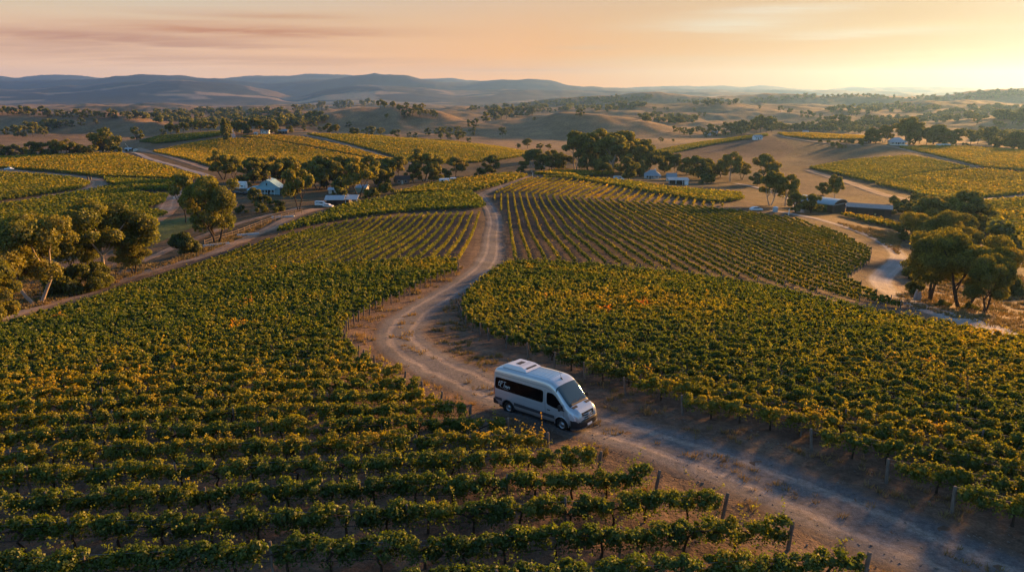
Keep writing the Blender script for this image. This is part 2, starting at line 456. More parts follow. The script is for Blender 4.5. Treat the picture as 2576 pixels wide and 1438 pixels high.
paint([(2000, 545), (2100, 545), (2250, 580), (2290, 620), (2200, 590)], DRY * 1.25, 150, 330, 0.7, 8)
paint([(2560, 690), (2800, 690), (2900, 800), (2560, 800), (2480, 790), (2300, 770), (2350, 745)], DRY * 1.05, 90, 200, 0.7, 10)
paint([(2510, 650), (2700, 650), (2700, 690), (2520, 690)], OLIVE, 90, 230, 0.8, 6)
paint([(2140, 700), (2195, 655), (2225, 660), (2210, 690), (2195, 722), (2230, 752), (2170, 740)], SOIL * 0.7, 80, 200, 0.9, 4)
paint([(1950, 430), (2030, 412), (2230, 372), (2400, 420), (2300, 390), (2030, 424)], DRY * 0.9, 380, 800, 0.8, 4)
paint([(1950, 412), (2000, 372), (1945, 335), (2050, 352), (2240, 372), (2030, 418)], np.array([0.105, 0.077, 0.046]), 480, 800, 0.8, 4)
paint([(2180, 320), (2600, 310), (2600, 345), (2450, 345), (2200, 330)], GOLD * 0.95, 800, 2000, 0.8, 3)
paint([(-100, 320), (200, 330), (330, 296), (440, 322), (400, 342), (-100, 372)], GOLD * 0.85, 800, 1400, 0.6, 3)
paint([(1260, 300), (1450, 287), (1600, 304), (1750, 328), (1700, 322), (1500, 300)], GOLD * 1.05, 800, 1400, 0.6, 3)  # sunlit gold of the hill crest put into the ground colour

gm = bpy.data.materials.new('ground'); gm.use_nodes = True
n = NT(gm.node_tree); bs = n.n['Principled BSDF']
bs.inputs['Roughness'].default_value = 0.95
bs.inputs['Specular IOR Level'].default_value = 0.15
ca = n.new('ShaderNodeAttribute', attribute_name='cover').outputs['Color']
pos = n.new('ShaderNodeNewGeometry').outputs['Position']
g1 = n.noise(pos, 0.35, 5, 0.6, 0.4); g2 = n.noise(pos, 2.2, 5, 0.65, 0.3); g3 = n.noise(pos, 11.0, 3, 0.6); g4 = n.noise(pos, 0.045, 4, 0.55)
c = n.mix(1.0, ca, n.ramp(g1, [(0.28, 0.55), (0.5, 0.95), (0.72, 1.45)]), 'MULTIPLY')
c = n.mix(1.0, c, n.ramp(g2, [(0.3, 0.62), (0.5, 1.0), (0.72, 1.4)]), 'MULTIPLY')
c = n.mix(1.0, c, n.ramp(g3, [(0.3, 0.7), (0.7, 1.3)]), 'MULTIPLY')
c = n.mix(1.0, c, n.ramp(g4, [(0.3, 0.78), (0.7, 1.2)]), 'MULTIPLY')
tuft = n.math('MULTIPLY', n.range(g1, 0.55, 0.68), n.range(g2, 0.5, 0.62))
c = n.mix(n.math('MULTIPLY', tuft, 0.55), c, (0.10, 0.078, 0.030, 1))
n.l.new(c, bs.inputs['Base Color'])
bp = n.new('ShaderNodeBump'); bp.inputs['Strength'].default_value = 0.7; bp.inputs['Distance'].default_value = 0.4
hh = n.math('ADD', n.math('MULTIPLY', g1, 0.7), n.math('ADD', n.math('MULTIPLY', g2, 0.5), n.math('MULTIPLY', g3, 0.14)))
n.l.new(hh, bp.inputs['Height']); n.l.new(bp.outputs[0], bs.inputs['Normal'])


def sheet(name, r0, r1, label):
    zx, zy, zz = GX[r0:r1], GY[r0:r1], GZ[r0:r1]
    nr = r1 - r0
    idx = np.arange(nr * NTC).reshape(nr, NTC)
    f = np.stack([idx[:-1, :-1], idx[:-1, 1:], idx[1:, 1:], idx[1:, :-1]], -1).reshape(-1, 4)
    me = mesh_np(name, np.stack([zx, zy, zz], -1).reshape(-1, 3), f, gm, True)
    at = me.attributes.new('cover', 'FLOAT_COLOR', 'POINT')
    cc = np.ones((nr * NTC, 4), np.float32); cc[:, :3] = np.clip(cov[r0:r1].reshape(-1, 3), 0.005, 1)
    at.data.foreach_set('color', cc.ravel())
    return tag(link(name, me), label, kind='structure')


_cut = int(np.searchsorted(np.exp(ss) - APEX, 4900))
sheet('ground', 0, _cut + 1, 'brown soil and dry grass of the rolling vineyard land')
sheet('mountains', _cut, NWC, 'long wooded mountain ranges fading blue in haze, partly put into their colour')


# ---------------------------------------------------------------- roads and tracks
def road_material(name, base, rut, edge):
    m = bpy.data.materials.new(name); m.use_nodes = True
    n = NT(m.node_tree); b = n.n['Principled BSDF']
    b.inputs['Roughness'].default_value = 0.93; b.inputs['Specular IOR Level'].default_value = 0.2
    v = n.new('ShaderNodeAttribute', attribute_name='across').outputs['Fac']      # -1 .. 1 from edge to edge
    p = n.new('ShaderNodeNewGeometry').outputs['Position']
    a = n.noise(p, 0.7, 5, 0.6, 0.3); s = n.noise(p, 4.0, 5, 0.7); q = n.noise(p, 22.0, 2, 0.6); l = n.noise(p, 0.12, 3, 0.5)
    wob = n.math('ADD', v, n.math('MULTIPLY', n.math('SUBTRACT', a, 0.5), 0.35))
    av = n.math('ABSOLUTE', wob)
    rt = n.math('SUBTRACT', 1.0, n.math('MULTIPLY', n.math('ABSOLUTE', n.math('SUBTRACT', av, 0.42)), 5.0), clamp=True)
    c = n.mix(n.math('MULTIPLY', n.range(rt, 0.15, 0.75), 0.95), base + (1,), rut + (1,))
    c = n.mix(n.range(n.math('ADD', av, n.math('MULTIPLY', n.math('SUBTRACT', s, 0.5), 0.5)), 0.74, 0.98), c, edge + (1,))
    c = n.mix(1.0, c, n.ramp(s, [(0.3, 0.6), (0.7, 1.4)]), 'MULTIPLY')
    c = n.mix(1.0, c, n.ramp(q, [(0.3, 0.72), (0.7, 1.3)]), 'MULTIPLY')
    c = n.mix(1.0, c, n.ramp(l, [(0.3, 0.75), (0.7, 1.25)]), 'MULTIPLY')
    n.l.new(c, b.inputs['Base Color'])
    bp = n.new('ShaderNodeBump'); bp.inputs['Strength'].default_value = 0.5; bp.inputs['Distance'].default_value = 0.10
    n.l.new(n.math('ADD', n.math('MULTIPLY', s, 0.7), n.math('SUBTRACT', n.math('MULTIPLY', q, 0.35), n.math('MULTIPLY', rt, 0.5))), bp.inputs['Height'])
    n.l.new(bp.outputs[0], b.inputs['Normal'])
    return m


M_ROAD = road_material('gravel', (0.115, 0.106, 0.103), (0.215, 0.178, 0.152), (0.115, 0.080, 0.058))
M_LANE = road_material('pale_gravel', (0.25, 0.225, 0.21), (0.30, 0.265, 0.24), (0.115, 0.085, 0.062))
M_TRACK = road_material('bare_dirt', (0.25, 0.165, 0.110), (0.33, 0.225, 0.150), (0.17, 0.112, 0.074))


def road(name, pts, width, mat, label, lift=0.02, n=14, world=None):
    c = catmull(world if world is not None else hits(pts), n)
    seg = np.r_[0, np.cumsum(np.linalg.norm(np.diff(c, axis=0), axis=1))]
    step = max(0.8, width * 0.22)
    u = np.linspace(0, seg[-1], max(4, int(seg[-1] / step)))
    c = np.stack([np.interp(u, seg, c[:, 0]), np.interp(u, seg, c[:, 1])], 1)
    for _ in range(4): c[1:-1] = 0.25 * c[:-2] + 0.5 * c[1:-1] + 0.25 * c[2:]
    t = np.gradient(c, axis=0); t /= np.linalg.norm(t, axis=1)[:, None] + 1e-9
    nn = np.stack([t[:, 1], -t[:, 0]], 1)
    across = np.array([-1.22, -1, -0.75, -0.5, -0.25, 0, 0.25, 0.5, 0.75, 1, 1.22])
    wv = width / 2 * (1 + 0.10 * fbm(u / 7, u * 0, 2))[:, None]
    x = c[:, 0:1] + nn[:, 0:1] * across * wv; y = c[:, 1:2] + nn[:, 1:2] * across * wv
    lf = lift + 0.00045 * np.maximum(y - 60, 0)
    z = H(x, y) + lf
    z[:, 0] -= (lf[:, 0] + 0.06); z[:, -1] -= (lf[:, -1] + 0.06)
    k, a = x.shape
    idx = np.arange(k * a).reshape(k, a)
    f = np.stack([idx[:-1, :-1], idx[:-1, 1:], idx[1:, 1:], idx[1:, :-1]], -1).reshape(-1, 4)
    me = mesh_np(name, np.stack([x, y, z], -1).reshape(-1, 3), f, mat, True)
    at = me.attributes.new('across', 'FLOAT', 'POINT'); at.data.foreach_set('value', np.tile(across, k).astype(np.float32))
    tag(link(name, me), label, kind='structure')
    return c


MAIN = [(2950, 1665), (2560, 1482), (2330, 1380), (2120, 1288), (1900, 1196), (1720, 1134), (1560, 1086), (1420, 1044), (1300, 1003), (1180, 957), (1085, 914), (1025, 872), (1008, 832), (1050, 785), (1120, 742), (1180, 705), (1222, 668), (1238, 630), (1240, 592), (1244, 560), (1236, 530), (1218, 504), (1208, 492)]
main_c = road('gravel_road', MAIN, 4.9, M_ROAD, 'gravel road with two wheel tracks winding down through the vines', n=10)
road('crest_track', [(1208, 494), (1222, 484), (1265, 468), (1300, 456), (1330, 446)], 4.5, M_TRACK, 'dirt track climbing to the crest of the vineyard hill')
road('country_lane', [(2950, 920), (2700, 880), (2560, 845), (2440, 812), (2330, 776), (2262, 748), (2222, 722), (2216, 700), (2240, 676), (2260, 655), (2252, 632), (2210, 602), (2140, 575), (2060, 552), (1990, 538), (1940, 530)], 4.4, M_LANE, 'pale gravel lane bending round the vineyard by the gum trees')
road('block_track', [(-200, 850), (0, 800), (110, 768), (290, 712), (400, 672), (520, 640), (640, 590), (745, 540), (800, 525)], 5.0, M_TRACK, 'dirt track along the foot of the vine slope')
road('red_track', [(-60, 522), (40, 508), (140, 492), (215, 478), (244, 466), (236, 453), (170, 444), (40, 431), (-60, 425)], 8.5, M_TRACK, 'reddish dirt track curving between the terraced vine blocks')
road('ridge_lane', [(300, 378), (350, 388), (420, 412), (480, 430), (535, 447)], 5.0, M_LANE, 'pale lane running down from the white hut')
road('upper_lane', [(345, 374), (400, 388), (470, 408), (530, 428)], 6.0, M_TRACK, 'second dirt lane beside the pale one')
road('creek_track', [(235, 615), (310, 588), (370, 558), (415, 528), (425, 505), (445, 490), (470, 478)], 8.0, M_TRACK, 'dirt track climbing past the pair of gums')
road('paddock_track', [(330, 668), (420, 630), (500, 598), (560, 575), (640, 550), (760, 522)], 3.5, M_TRACK, 'faint track along the rail fence')
road('field_track', [(2030, 428), (2120, 455), (2230, 492), (2330, 512), (2440, 505), (2620, 488)], 6.0, M_TRACK, 'dirt track under the green hillside block')
road('hill_track', [(2640, 448), (2500, 430), (2400, 405), (2310, 385), (2230, 368), (2100, 362), (2000, 350), (1950, 340)], 6.0, M_TRACK, 'dirt track climbing to the white homestead')
road('far_track', [(760, 340), (840, 356), (940, 385), (1000, 404), (1050, 416)], 5.0, M_TRACK, 'dirt track slanting across the far vine slope')
road('hilltop_drive', [(588, 352), (585, 340), (575, 328)], 5.0, M_LANE, 'pale drive between the poplars on the hilltop')
road('homestead_lane', [(1850, 462), (1905, 472), (1960, 488), (2000, 510), (2010, 535)], 4.0, M_LANE, 'pale lane behind the white cottages')
# ---------------------------------------------------------------- foliage
def leaf_material(name, stops, trans=0.47, tmul=(1.75, 1.55, 0.45), vary=0.27, rough=0.55):
    m = bpy.data.materials.new(name); m.use_nodes = True
    n = NT(m.node_tree)
    for nd in list(n.n): n.n.remove(nd)
    out = n.new('ShaderNodeOutputMaterial')
    t = n.new('ShaderNodeAttribute', attribute_name='tint').outputs['Fac']
    rnd = n.new('ShaderNodeNewGeometry').outputs['Random Per Island']
    oi = n.new('ShaderNodeObjectInfo').outputs['Random']
    tv = n.math('ADD', t, n.math('MULTIPLY', n.math('SUBTRACT', oi, 0.5), 0.16))
    c = n.ramp(tv, stops)
    c = n.mix(1.0, c, n.ramp(rnd, [(0.0, 1 - vary), (1.0, 1 + vary)]), 'MULTIPLY')
    d = n.new('ShaderNodeBsdfDiffuse'); n.l.new(c, d.inputs[0])
    tr = n.new('ShaderNodeBsdfTranslucent'); n.l.new(n.mix(1.0, c, tmul + (1,), 'MULTIPLY'), tr.inputs[0])
    gl = n.new('ShaderNodeBsdfGlossy'); gl.inputs['Roughness'].default_value = rough; gl.inputs['Color'].default_value = (0.9, 0.9, 0.8, 1)
    mx = n.new('ShaderNodeMixShader'); mx.inputs[0].default_value = trans
    n.l.new(d.outputs[0], mx.inputs[1]); n.l.new(tr.outputs[0], mx.inputs[2])
    m2 = n.new('ShaderNodeMixShader'); m2.inputs[0].default_value = 0.035
    n.l.new(mx.outputs[0], m2.inputs[1]); n.l.new(gl.outputs[0], m2.inputs[2])
    n.l.new(m2.outputs[0], out.inputs[0])
    return m


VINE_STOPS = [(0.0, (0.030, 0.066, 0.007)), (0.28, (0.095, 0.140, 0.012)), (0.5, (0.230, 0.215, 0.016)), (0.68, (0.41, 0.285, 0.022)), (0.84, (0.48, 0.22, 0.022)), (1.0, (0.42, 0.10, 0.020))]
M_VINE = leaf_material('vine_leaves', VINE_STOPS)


def plain(name, col, rough=0.8, spec=0.3, metal=0.0, var=0.0, scale=3.0, coat=0.0, stretch=None):
    m = bpy.data.materials.new(name); m.use_nodes = True
    n = NT(m.node_tree); b = n.n['Principled BSDF']
    b.inputs['Roughness'].default_value = rough; b.inputs['Specular IOR Level'].default_value = spec; b.inputs['Metallic'].default_value = metal
    b.inputs['Coat Weight'].default_value = coat; b.inputs['Coat Roughness'].default_value = 0.06
    b.inputs['Base Color'].default_value = tuple(col) + (1,)
    if var:
        tc = n.new('ShaderNodeTexCoord').outputs['Object']
        if stretch:
            mp = n.new('ShaderNodeMapping'); mp.inputs['Scale'].default_value = stretch; n.l.new(tc, mp.inputs[0]); tc = mp.outputs[0]
        a = n.noise(tc, scale, 5, 0.65)
        c = n.mix(1.0, tuple(col) + (1,), n.ramp(a, [(0.25, 1 - var), (0.75, 1 + var)]), 'MULTIPLY')
        n.l.new(c, b.inputs['Base Color'])
    return m


M_POST = plain('weathered_post', (0.165, 0.135, 0.110), 0.9, 0.1, var=0.4, scale=6, stretch=(3, 3, 0.5))
M_BARK = plain('vine_bark', (0.050, 0.034, 0.024), 0.95, 0.1, var=0.4, scale=9)
M_WIRE = plain('fence_wire', (0.25, 0.25, 0.25), 0.4, 0.5, 0.8)
M_PIPE = plain('drip_pipe', (0.012, 0.012, 0.012), 0.6)


def norm(v):
    return v / (np.linalg.norm(v, axis=-1, keepdims=True) + 1e-9)


def leaves(c, nrm, size, g=rng, asp=0.85):
    """one folded leaf-shaped quad for every centre"""
    N = len(c)
    nrm = norm(nrm); r = norm(g.normal(size=(N, 3)))
    a = norm(np.cross(nrm, r)); b = np.cross(nrm, a)
    s = size[:, None]
    v = np.empty((N, 4, 3), np.float32)
    lift = nrm * s * 0.16
    v[:, 0] = c - a * s * 0.55 - lift; v[:, 2] = c + a * s * 0.55 - lift
    v[:, 1] = c + b * s * 0.5 * asp + lift; v[:, 3] = c - b * s * 0.5 * asp + lift
    return v.reshape(-1, 3), np.arange(N * 4, dtype=np.int32).reshape(N, 4)


def segs_in(poly, ang, spacing, off=0.0, least=4.0):
    """parallel strips of a polygon: list of (number, start, end), the start being the end with the smaller coordinate along the row"""
    d = np.array([math.cos(ang), math.sin(ang)]); nn = np.array([-d[1], d[0]])
    a, b = poly @ d, poly @ nn
    k0, k1 = math.ceil((b.min() - off) / spacing), math.floor((b.max() - off) / spacing)
    out = []
    for k in range(k0, k1 + 1):
        o = off + k * spacing
        xs = []
        for i in range(len(poly)):
            b0, b1 = b[i - 1], b[i]
            if (b0 > o) != (b1 > o): xs.append(a[i - 1] + (o - b0) / (b1 - b0) * (a[i] - a[i - 1]))
        xs.sort()
        for i in range(0, len(xs) - 1, 2):
            if xs[i + 1] - xs[i] >= least: out.append((k, d * xs[i] + nn * o, d * xs[i + 1] + nn * o))
    return out


def dense(pts, k=5):
    p = np.asarray(pts, float); q = np.roll(p, -1, 0)
    return np.vstack([p[i] + (q[i] - p[i]) * np.linspace(0, 1, k, endpoint=False)[:, None] for i in range(len(p))])


VINE_GAP = 1.65


def row_cloud(p0, p1, kind, dens=1.0, tint0=0.3, tvar=0.18, grow=1.0, wide=1.0, smin=0.09, shoots=2.4, hc=1.0, k_size=0.0025):
    """leaf centres, normals, sizes and tints for one row of vines"""
    L = float(np.linalg.norm(p1 - p0)); d = (p1 - p0) / L; nn = np.array([-d[1], d[0]])
    nb = max(1, int(L)); ub = (np.arange(nb) + 0.5) * L / nb
    mx, my = p0[0] + d[0] * ub, p0[1] + d[1] * ub
    D = np.sqrt(mx ** 2 + my ** 2 + (CAM_Z - H(mx, my)) ** 2)
    sx, sy = proj(mx, my, H(mx, my) + 1)
    seen = (sx > -90) & (sx < 2670) & (sy < 1540)
    s = np.clip(k_size * D, smin, 1.1)
    s = np.where(seen, s, s * 2.4)
    cnt = np.where(seen, dens * 3.1 * 1.9 / (0.52 * s ** 2) * (L / nb), dens * 45.0).astype(int)
    cnt = np.minimum(cnt, 1500)
    N = int(cnt.sum())
    u = np.repeat(ub, cnt) + rng.uniform(-0.5, 0.5, N) * L / nb
    sz = np.repeat(s, cnt) * rng.uniform(0.7, 1.3, N)
    u = np.clip(u, 0, L)
    seed = float(p0[0] * 13.7 + p0[1] * 7.3)
    # the canopy is made of billows of leaves hung along the wires
    ci = np.maximum(1, (np.clip(13.0 * (30.0 / D) ** 0.5, 4.5, 13.0) * dens * (L / nb)).astype(int))
    NC = int(ci.sum())
    cu = np.repeat(ub, ci) + rng.uniform(-0.5, 0.5, NC) * L / nb
    ph = cu / VINE_GAP + seed
    vig = 0.86 + 0.24 * perlin(cu / 2.3 + seed, cu * 0 + seed * 0.3) + 0.30 * perlin(cu / 6.5 + seed, cu * 0 + 9.2) + 0.09 * np.cos(2 * math.pi * ph)
    vig = np.clip(vig, 0.42, 1.5) * grow
    thc = rng.uniform(0, 2 * math.pi, NC); rc = np.sqrt(rng.uniform(0.12, 1, NC))
    cr = (0.10 + 0.20 * rng.random(NC) ** 1.3) * np.clip(np.repeat(D, ci) / 60, 1, 1.7) ** 0.5 * min(1.0, wide + 0.08)
    wd = 0.40 * wide * (0.70 + 0.42 * vig); ht = 0.36 * vig
    clat = rc * wd * np.cos(thc) + 0.10 * perlin(cu / 2.5 + seed, cu * 0 + 3)
    cup = hc * (0.80 + 0.20 * grow) + rc * ht * np.sin(thc) + 0.10 * (vig - 0.9)
    cend = np.minimum(cu, L - cu); keep = rng.random(NC) < 0.75 + 0.5 * vig
    wgt = np.where(keep, cr ** 2, 1e-6)
    off = np.r_[0, np.cumsum(ci)]
    cw = np.cumsum(wgt); lo_ = np.r_[0, cw[off[1:-1] - 1]] if nb > 1 else np.array([0.0]); hi_ = cw[off[1:] - 1]
    pick = np.searchsorted(cw, np.repeat(lo_, cnt) + rng.random(N) * np.repeat(hi_ - lo_, cnt)); pick = np.clip(pick, 0, NC - 1)
    dd = norm(rng.normal(size=(N, 3)))
    low = dd[:, 2] < -0.3
    dd[low, 2] *= np.where(rng.random(low.sum()) < 0.6, -1, 1)
    rho = cr[pick] * (1.05 - 0.6 * rng.random(N) ** 2.5) * np.exp(rng.normal(0, 0.16, N))
    u = np.clip(cu[pick] + dd[:, 0] * rho * 1.15, -0.15, L + 0.15); lat = clat[pick] + dd[:, 1] * rho; up = cup[pick] + dd[:, 2] * rho * 0.9
    # a few leaves trail under the wire
    tr_ = rng.random(N) < 0.10
    up = np.where(tr_, rng.uniform(0.40, 0.85, N) * hc, up)
    nr = np.stack([dd[:, 0], dd[:, 1] + 0.5 * lat, dd[:, 2] + 0.15], 1)
    vg_all = vig
    # shoots that stick out of the canopy
    nsh = int(L * shoots * dens * float(np.clip(75 / D.mean(), 0.55, 1)))
    su, tip = [], []
    if nsh:
        q = rng.uniform(0, L, nsh); hi = 0.25 + 0.65 * rng.random(nsh) ** 1.6; le = rng.normal(0, 0.75, nsh); le2 = rng.normal(0, 0.5, nsh); bl = rng.normal(0, 0.22, nsh)
        sd = np.interp(q, ub, s); kk = np.clip((hi * 1.1 / sd * 2.2), 2, 22).astype(int)
        idx = np.repeat(np.arange(nsh), kk); f = rng.random(len(idx))
        so = np.argsort(cu); vq = np.interp(q, cu[so], vg_all[so])
        u2 = np.clip(q[idx] + le[idx] * f * hi[idx] + rng.normal(0, 0.05, len(idx)), 0, L)
        up2 = 0.98 * hc + 0.38 * vq[idx] + f * hi[idx] - 0.25 * (f * hi[idx]) ** 2; lat2 = bl[idx] + le2[idx] * f + rng.normal(0, 0.05, len(idx))
        u = np.r_[u, u2]; up = np.r_[up, up2]; lat = np.r_[lat, lat2]; sz = np.r_[sz, sd[idx] * rng.uniform(0.6, 1.0, len(idx))]
        nr = np.vstack([nr, np.tile([0.0, 0.0, 1.0], (len(idx), 1)) * 0.4])
    x = p0[0] + d[0] * u + nn[0] * lat; y = p0[1] + d[1] * u + nn[1] * lat
    z = H(p0[0] + d[0] * u, p0[1] + d[1] * u) + np.maximum(up, 0.32)
    nv = np.stack([d[0] * nr[:, 0] + nn[0] * nr[:, 1], d[1] * nr[:, 0] + nn[1] * nr[:, 1], nr[:, 2]], 1) + rng.normal(0, 0.36, (len(u), 3))
    big = fbm(x / 26 + 11, y / 26, 3); vine = perlin(u / VINE_GAP + seed * 3.1, u * 0 + seed)
    blush = np.clip(fbm(x / 7 + 170, y / 7 + 91, 2) + 0.6 * vine - 0.80, 0, 0.40)
    ti = tint0 + tvar * (0.85 * big + 1.0 * vine) + 0.9 * blush * (tvar / 0.18) + rng.normal(0, 0.05, len(u)) + 0.20 * np.clip(up / hc - 1.12, -0.35, 0.7)  # higher leaves yellower: golden backlit rims put into the leaf colour
    return np.stack([x, y, z], 1), nv, sz, np.clip(ti, 0.0, 1)


def post_mesh(name, h, r):
    k = 8; a = np.arange(k) * 2 * math.pi / k
    rings = [(r * 1.04, -0.35), (r, h * 0.5), (r * 0.97, h - 0.03), (r * 0.75, h)]
    v = [(math.cos(t) * q, math.sin(t) * q, z) for q, z in rings for t in a] + [(0, 0, h)]
    f = [(i * k + j, i * k + (j + 1) % k, (i + 1) * k + (j + 1) % k, (i + 1) * k + j) for i in range(3) for j in range(k)]
    me = bpy.data.meshes.new(name); me.from_pydata(v, [], f + [(3 * k + j, 3 * k + (j + 1) % k, 4 * k) for j in range(k)])
    me.materials.append(M_POST); return me


ME_END = post_mesh('end_post', 1.22, 0.072)
ME_POST = post_mesh('post', 1.30, 0.05)


def tube_np(pts, rad, k=6):
    """one tapering tube along points; returns verts, quads"""
    p = np.asarray(pts, float); rad = np.broadcast_to(np.asarray(rad, float), (len(p),))
    t = norm(np.gradient(p, axis=0)); ref = np.array([0.31, 0.17, 0.93]); ref = np.where(np.abs(t @ ref)[:, None] > 0.95, np.array([1.0, 0, 0]), ref)
    a = norm(np.cross(t, ref)); b = np.cross(t, a)
    an = np.arange(k) * 2 * math.pi / k
    v = p[:, None] + rad[:, None, None] * (a[:, None] * np.cos(an)[None, :, None] + b[:, None] * np.sin(an)[None, :, None])
    i = np.arange((len(p) - 1) * k).reshape(-1, k); j = np.roll(i, -1, 1)
    return v.reshape(-1, 3), np.stack([i, j, j + k, i + k], -1).reshape(-1, 4)


def join(parts):
    v, f, o = [], [], 0
    for a, b in parts:
        v.append(a); f.append(b + o); o += len(a)
    return np.vstack(v), np.vstack(f)


def vine_trunk_mesh(seed):
    g = np.random.default_rng(seed)
    w = lambda s: g.normal(0, s, 2)
    a, b, c = w(0.03), w(0.06), w(0.08)
    tr = [(0, 0, -0.1), (a[0], a[1], 0.25), (b[0], b[1], 0.5), (c[0], c[1], 0.76)]
    arms = [[(c[0], c[1], 0.74), (c[0] + s * 0.25, c[1] + g.normal(0, 0.05), 0.88), (c[0] + s * 0.75, c[1] + g.normal(0, 0.08), 0.92)] for s in (-1, 1)]
    return mesh_np('vine_trunk', *join([tube_np(tr, (0.062, 0.05, 0.042, 0.05), 6)] + [tube_np(q, (0.036, 0.03, 0.018), 5) for q in arms]), M_BARK, True)


ME_TRUNK = [vine_trunk_mesh(s) for s in range(5)]
ORD = ('first second third fourth fifth sixth seventh eighth ninth tenth eleventh twelfth thirteenth fourteenth fifteenth sixteenth seventeenth eighteenth nineteenth').split()
TENS = {2: 'twent', 3: 'thirt', 4: 'fort', 5: 'fift', 6: 'sixt', 7: 'sevent', 8: 'eight', 9: 'ninet'}


def nth(n):
    if n < 20: return ORD[n - 1]
    t, u = divmod(n, 10)
    return TENS[t] + 'ieth' if u == 0 else TENS[t] + 'y-' + ORD[u - 1]


def look(t):
    return 'green' if t < 0.30 else 'green and gold' if t < 0.42 else 'golden'


def vine_row(p0, p1, label, group, end_at, tint0, detail, **kw):
    """a trellised row as one thing; detail 2: trunks, posts and pipe, 1: end posts and trunks near the ends, 0: end post only"""
    c, nv, sz, ti = row_cloud(p0, p1, None, tint0=tint0, **kw)
    if len(c) < 8: return None
    e = p0 if end_at == 0 else p1; o = p1 if end_at == 0 else p0
    L = float(np.linalg.norm(p1 - p0)); dr = (o - e) / L; az = math.atan2(dr[1], dr[0])
    base = np.array([e[0], e[1], float(H(*e))])
    root = empty('vine_row', base)
    v, f = leaves(c - base, nv, sz)
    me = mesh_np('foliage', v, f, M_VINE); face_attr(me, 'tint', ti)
    link('foliage', me, root)
    tag(root, label, 'vine row', group)
    def put(me, name, u, lat=0.0, lean=0.0):
        q = e + dr * u + np.array([-dr[1], dr[0]]) * lat
        ob = link(name, me, root)
        ob.location = (q[0] - base[0], q[1] - base[1], float(H(*q)) - base[2])
        ob.rotation_euler = (random.gauss(0, 0.03), lean, az + (0 if 'trunk' not in name else random.choice((0, math.pi))))
        return ob
    put(ME_END, 'end_post', -0.25, lean=random.uniform(-0.13, 0.03))
    if detail == 0: return root
    u = 1.0 + random.random()
    near = []
    while u < L - 0.5:
        q = e + dr * u; D = math.hypot(q[0], q[1]); sx, sy = proj(q[0], q[1], float(H(*q)) + 0.7)
        if D < (62 if detail == 2 else 40) and -60 < sx < 2640 and sy < 1500 or (detail == 2 and u < 6 and D < 110): near.append(u)
        u += random.uniform(1.35, 1.9)
    for u in near[:95]:
        ob = put(random.choice(ME_TRUNK), 'vine_trunk', u, random.gauss(0, 0.05))
        ob.scale = (1, 1, random.uniform(0.9, 1.12))
    u = 6.0
    while u < L and u < 64:
        q = e + dr * u; sx, sy = proj(q[0], q[1], float(H(*q)) + 0.7)
        if -60 < sx < 2640 and sy < 1500: put(ME_POST, 'post', u)
        u += 6.0
    uu = np.arange(0, min(L, 60), 1.5)
    if len(uu) > 3 and detail == 2:
        q = e[None] + dr[None] * uu[:, None]
        pts = np.stack([q[:, 0], q[:, 1], H(q[:, 0], q[:, 1]) + 0.52 - 0.03 * np.abs(np.sin(uu))], 1) - base
        link('drip_pipe', mesh_np('drip_pipe', *tube_np(pts, 0.011, 4), M_PIPE), root)
        for up in (0.98, 1.16):
            w = np.stack([q[:, 0], q[:, 1], H(q[:, 0], q[:, 1]) + up], 1) - base; w[0, :2] -= dr * 0.25
            link('wire', mesh_np('wire', *tube_np(w, 0.006, 4), M_WIRE), root)
    return root


# the four near blocks: outlines in surveyed pixels
NL = [(-160, 1530), (-160, 872), (0, 840), (203, 776), (473, 702), (850, 674), (1148, 664), (1150, 688), (1100, 705), (1050, 728), (1000, 757), (950, 778), (905, 803), (868, 832), (855, 868), (905, 918), (985, 965), (1050, 1003), (1122, 1050), (1212, 1085), (1300, 1120), (1430, 1170), (1566, 1226), (1735, 1278), (1890, 1352), (2077, 1430), (2270, 1530)]
NR = [(1290, 668), (1600, 686), (1900, 730), (2150, 790), (2270, 818), (2347, 830), (2451, 850), (2600, 884), (2900, 960), (2900, 1540), (2520, 1342), (2305, 1245), (2125, 1160), (1980, 1110), (1850, 1078), (1718, 1042), (1605, 1003), (1515, 968), (1375, 915), (1290, 882), (1235, 858), (1180, 822), (1158, 790), (1172, 760), (1205, 722), (1245, 690)]
ML = [(1214, 537), (1178, 658), (1150, 662), (850, 670), (473, 698), (203, 771), (330, 722), (480, 671), (640, 617), (760, 584), (900, 554), (1050, 541)]
MR = [(1262, 535), (1236, 494), (1290, 490), (1400, 497), (1500, 503), (1600, 510), (1745, 521), (1850, 532), (2000, 553), (2110, 588), (2190, 630), (2186, 660), (2130, 702), (2190, 738), (2262, 776), (2150, 758), (1900, 708), (1600, 670), (1275, 663)]
MT = [(1332, 448), (1440, 455), (1560, 474), (1700, 497), (1860, 523), (1740, 518), (1600, 508), (1500, 501), (1400, 495), (1290, 487), (1244, 488), (1290, 466)]

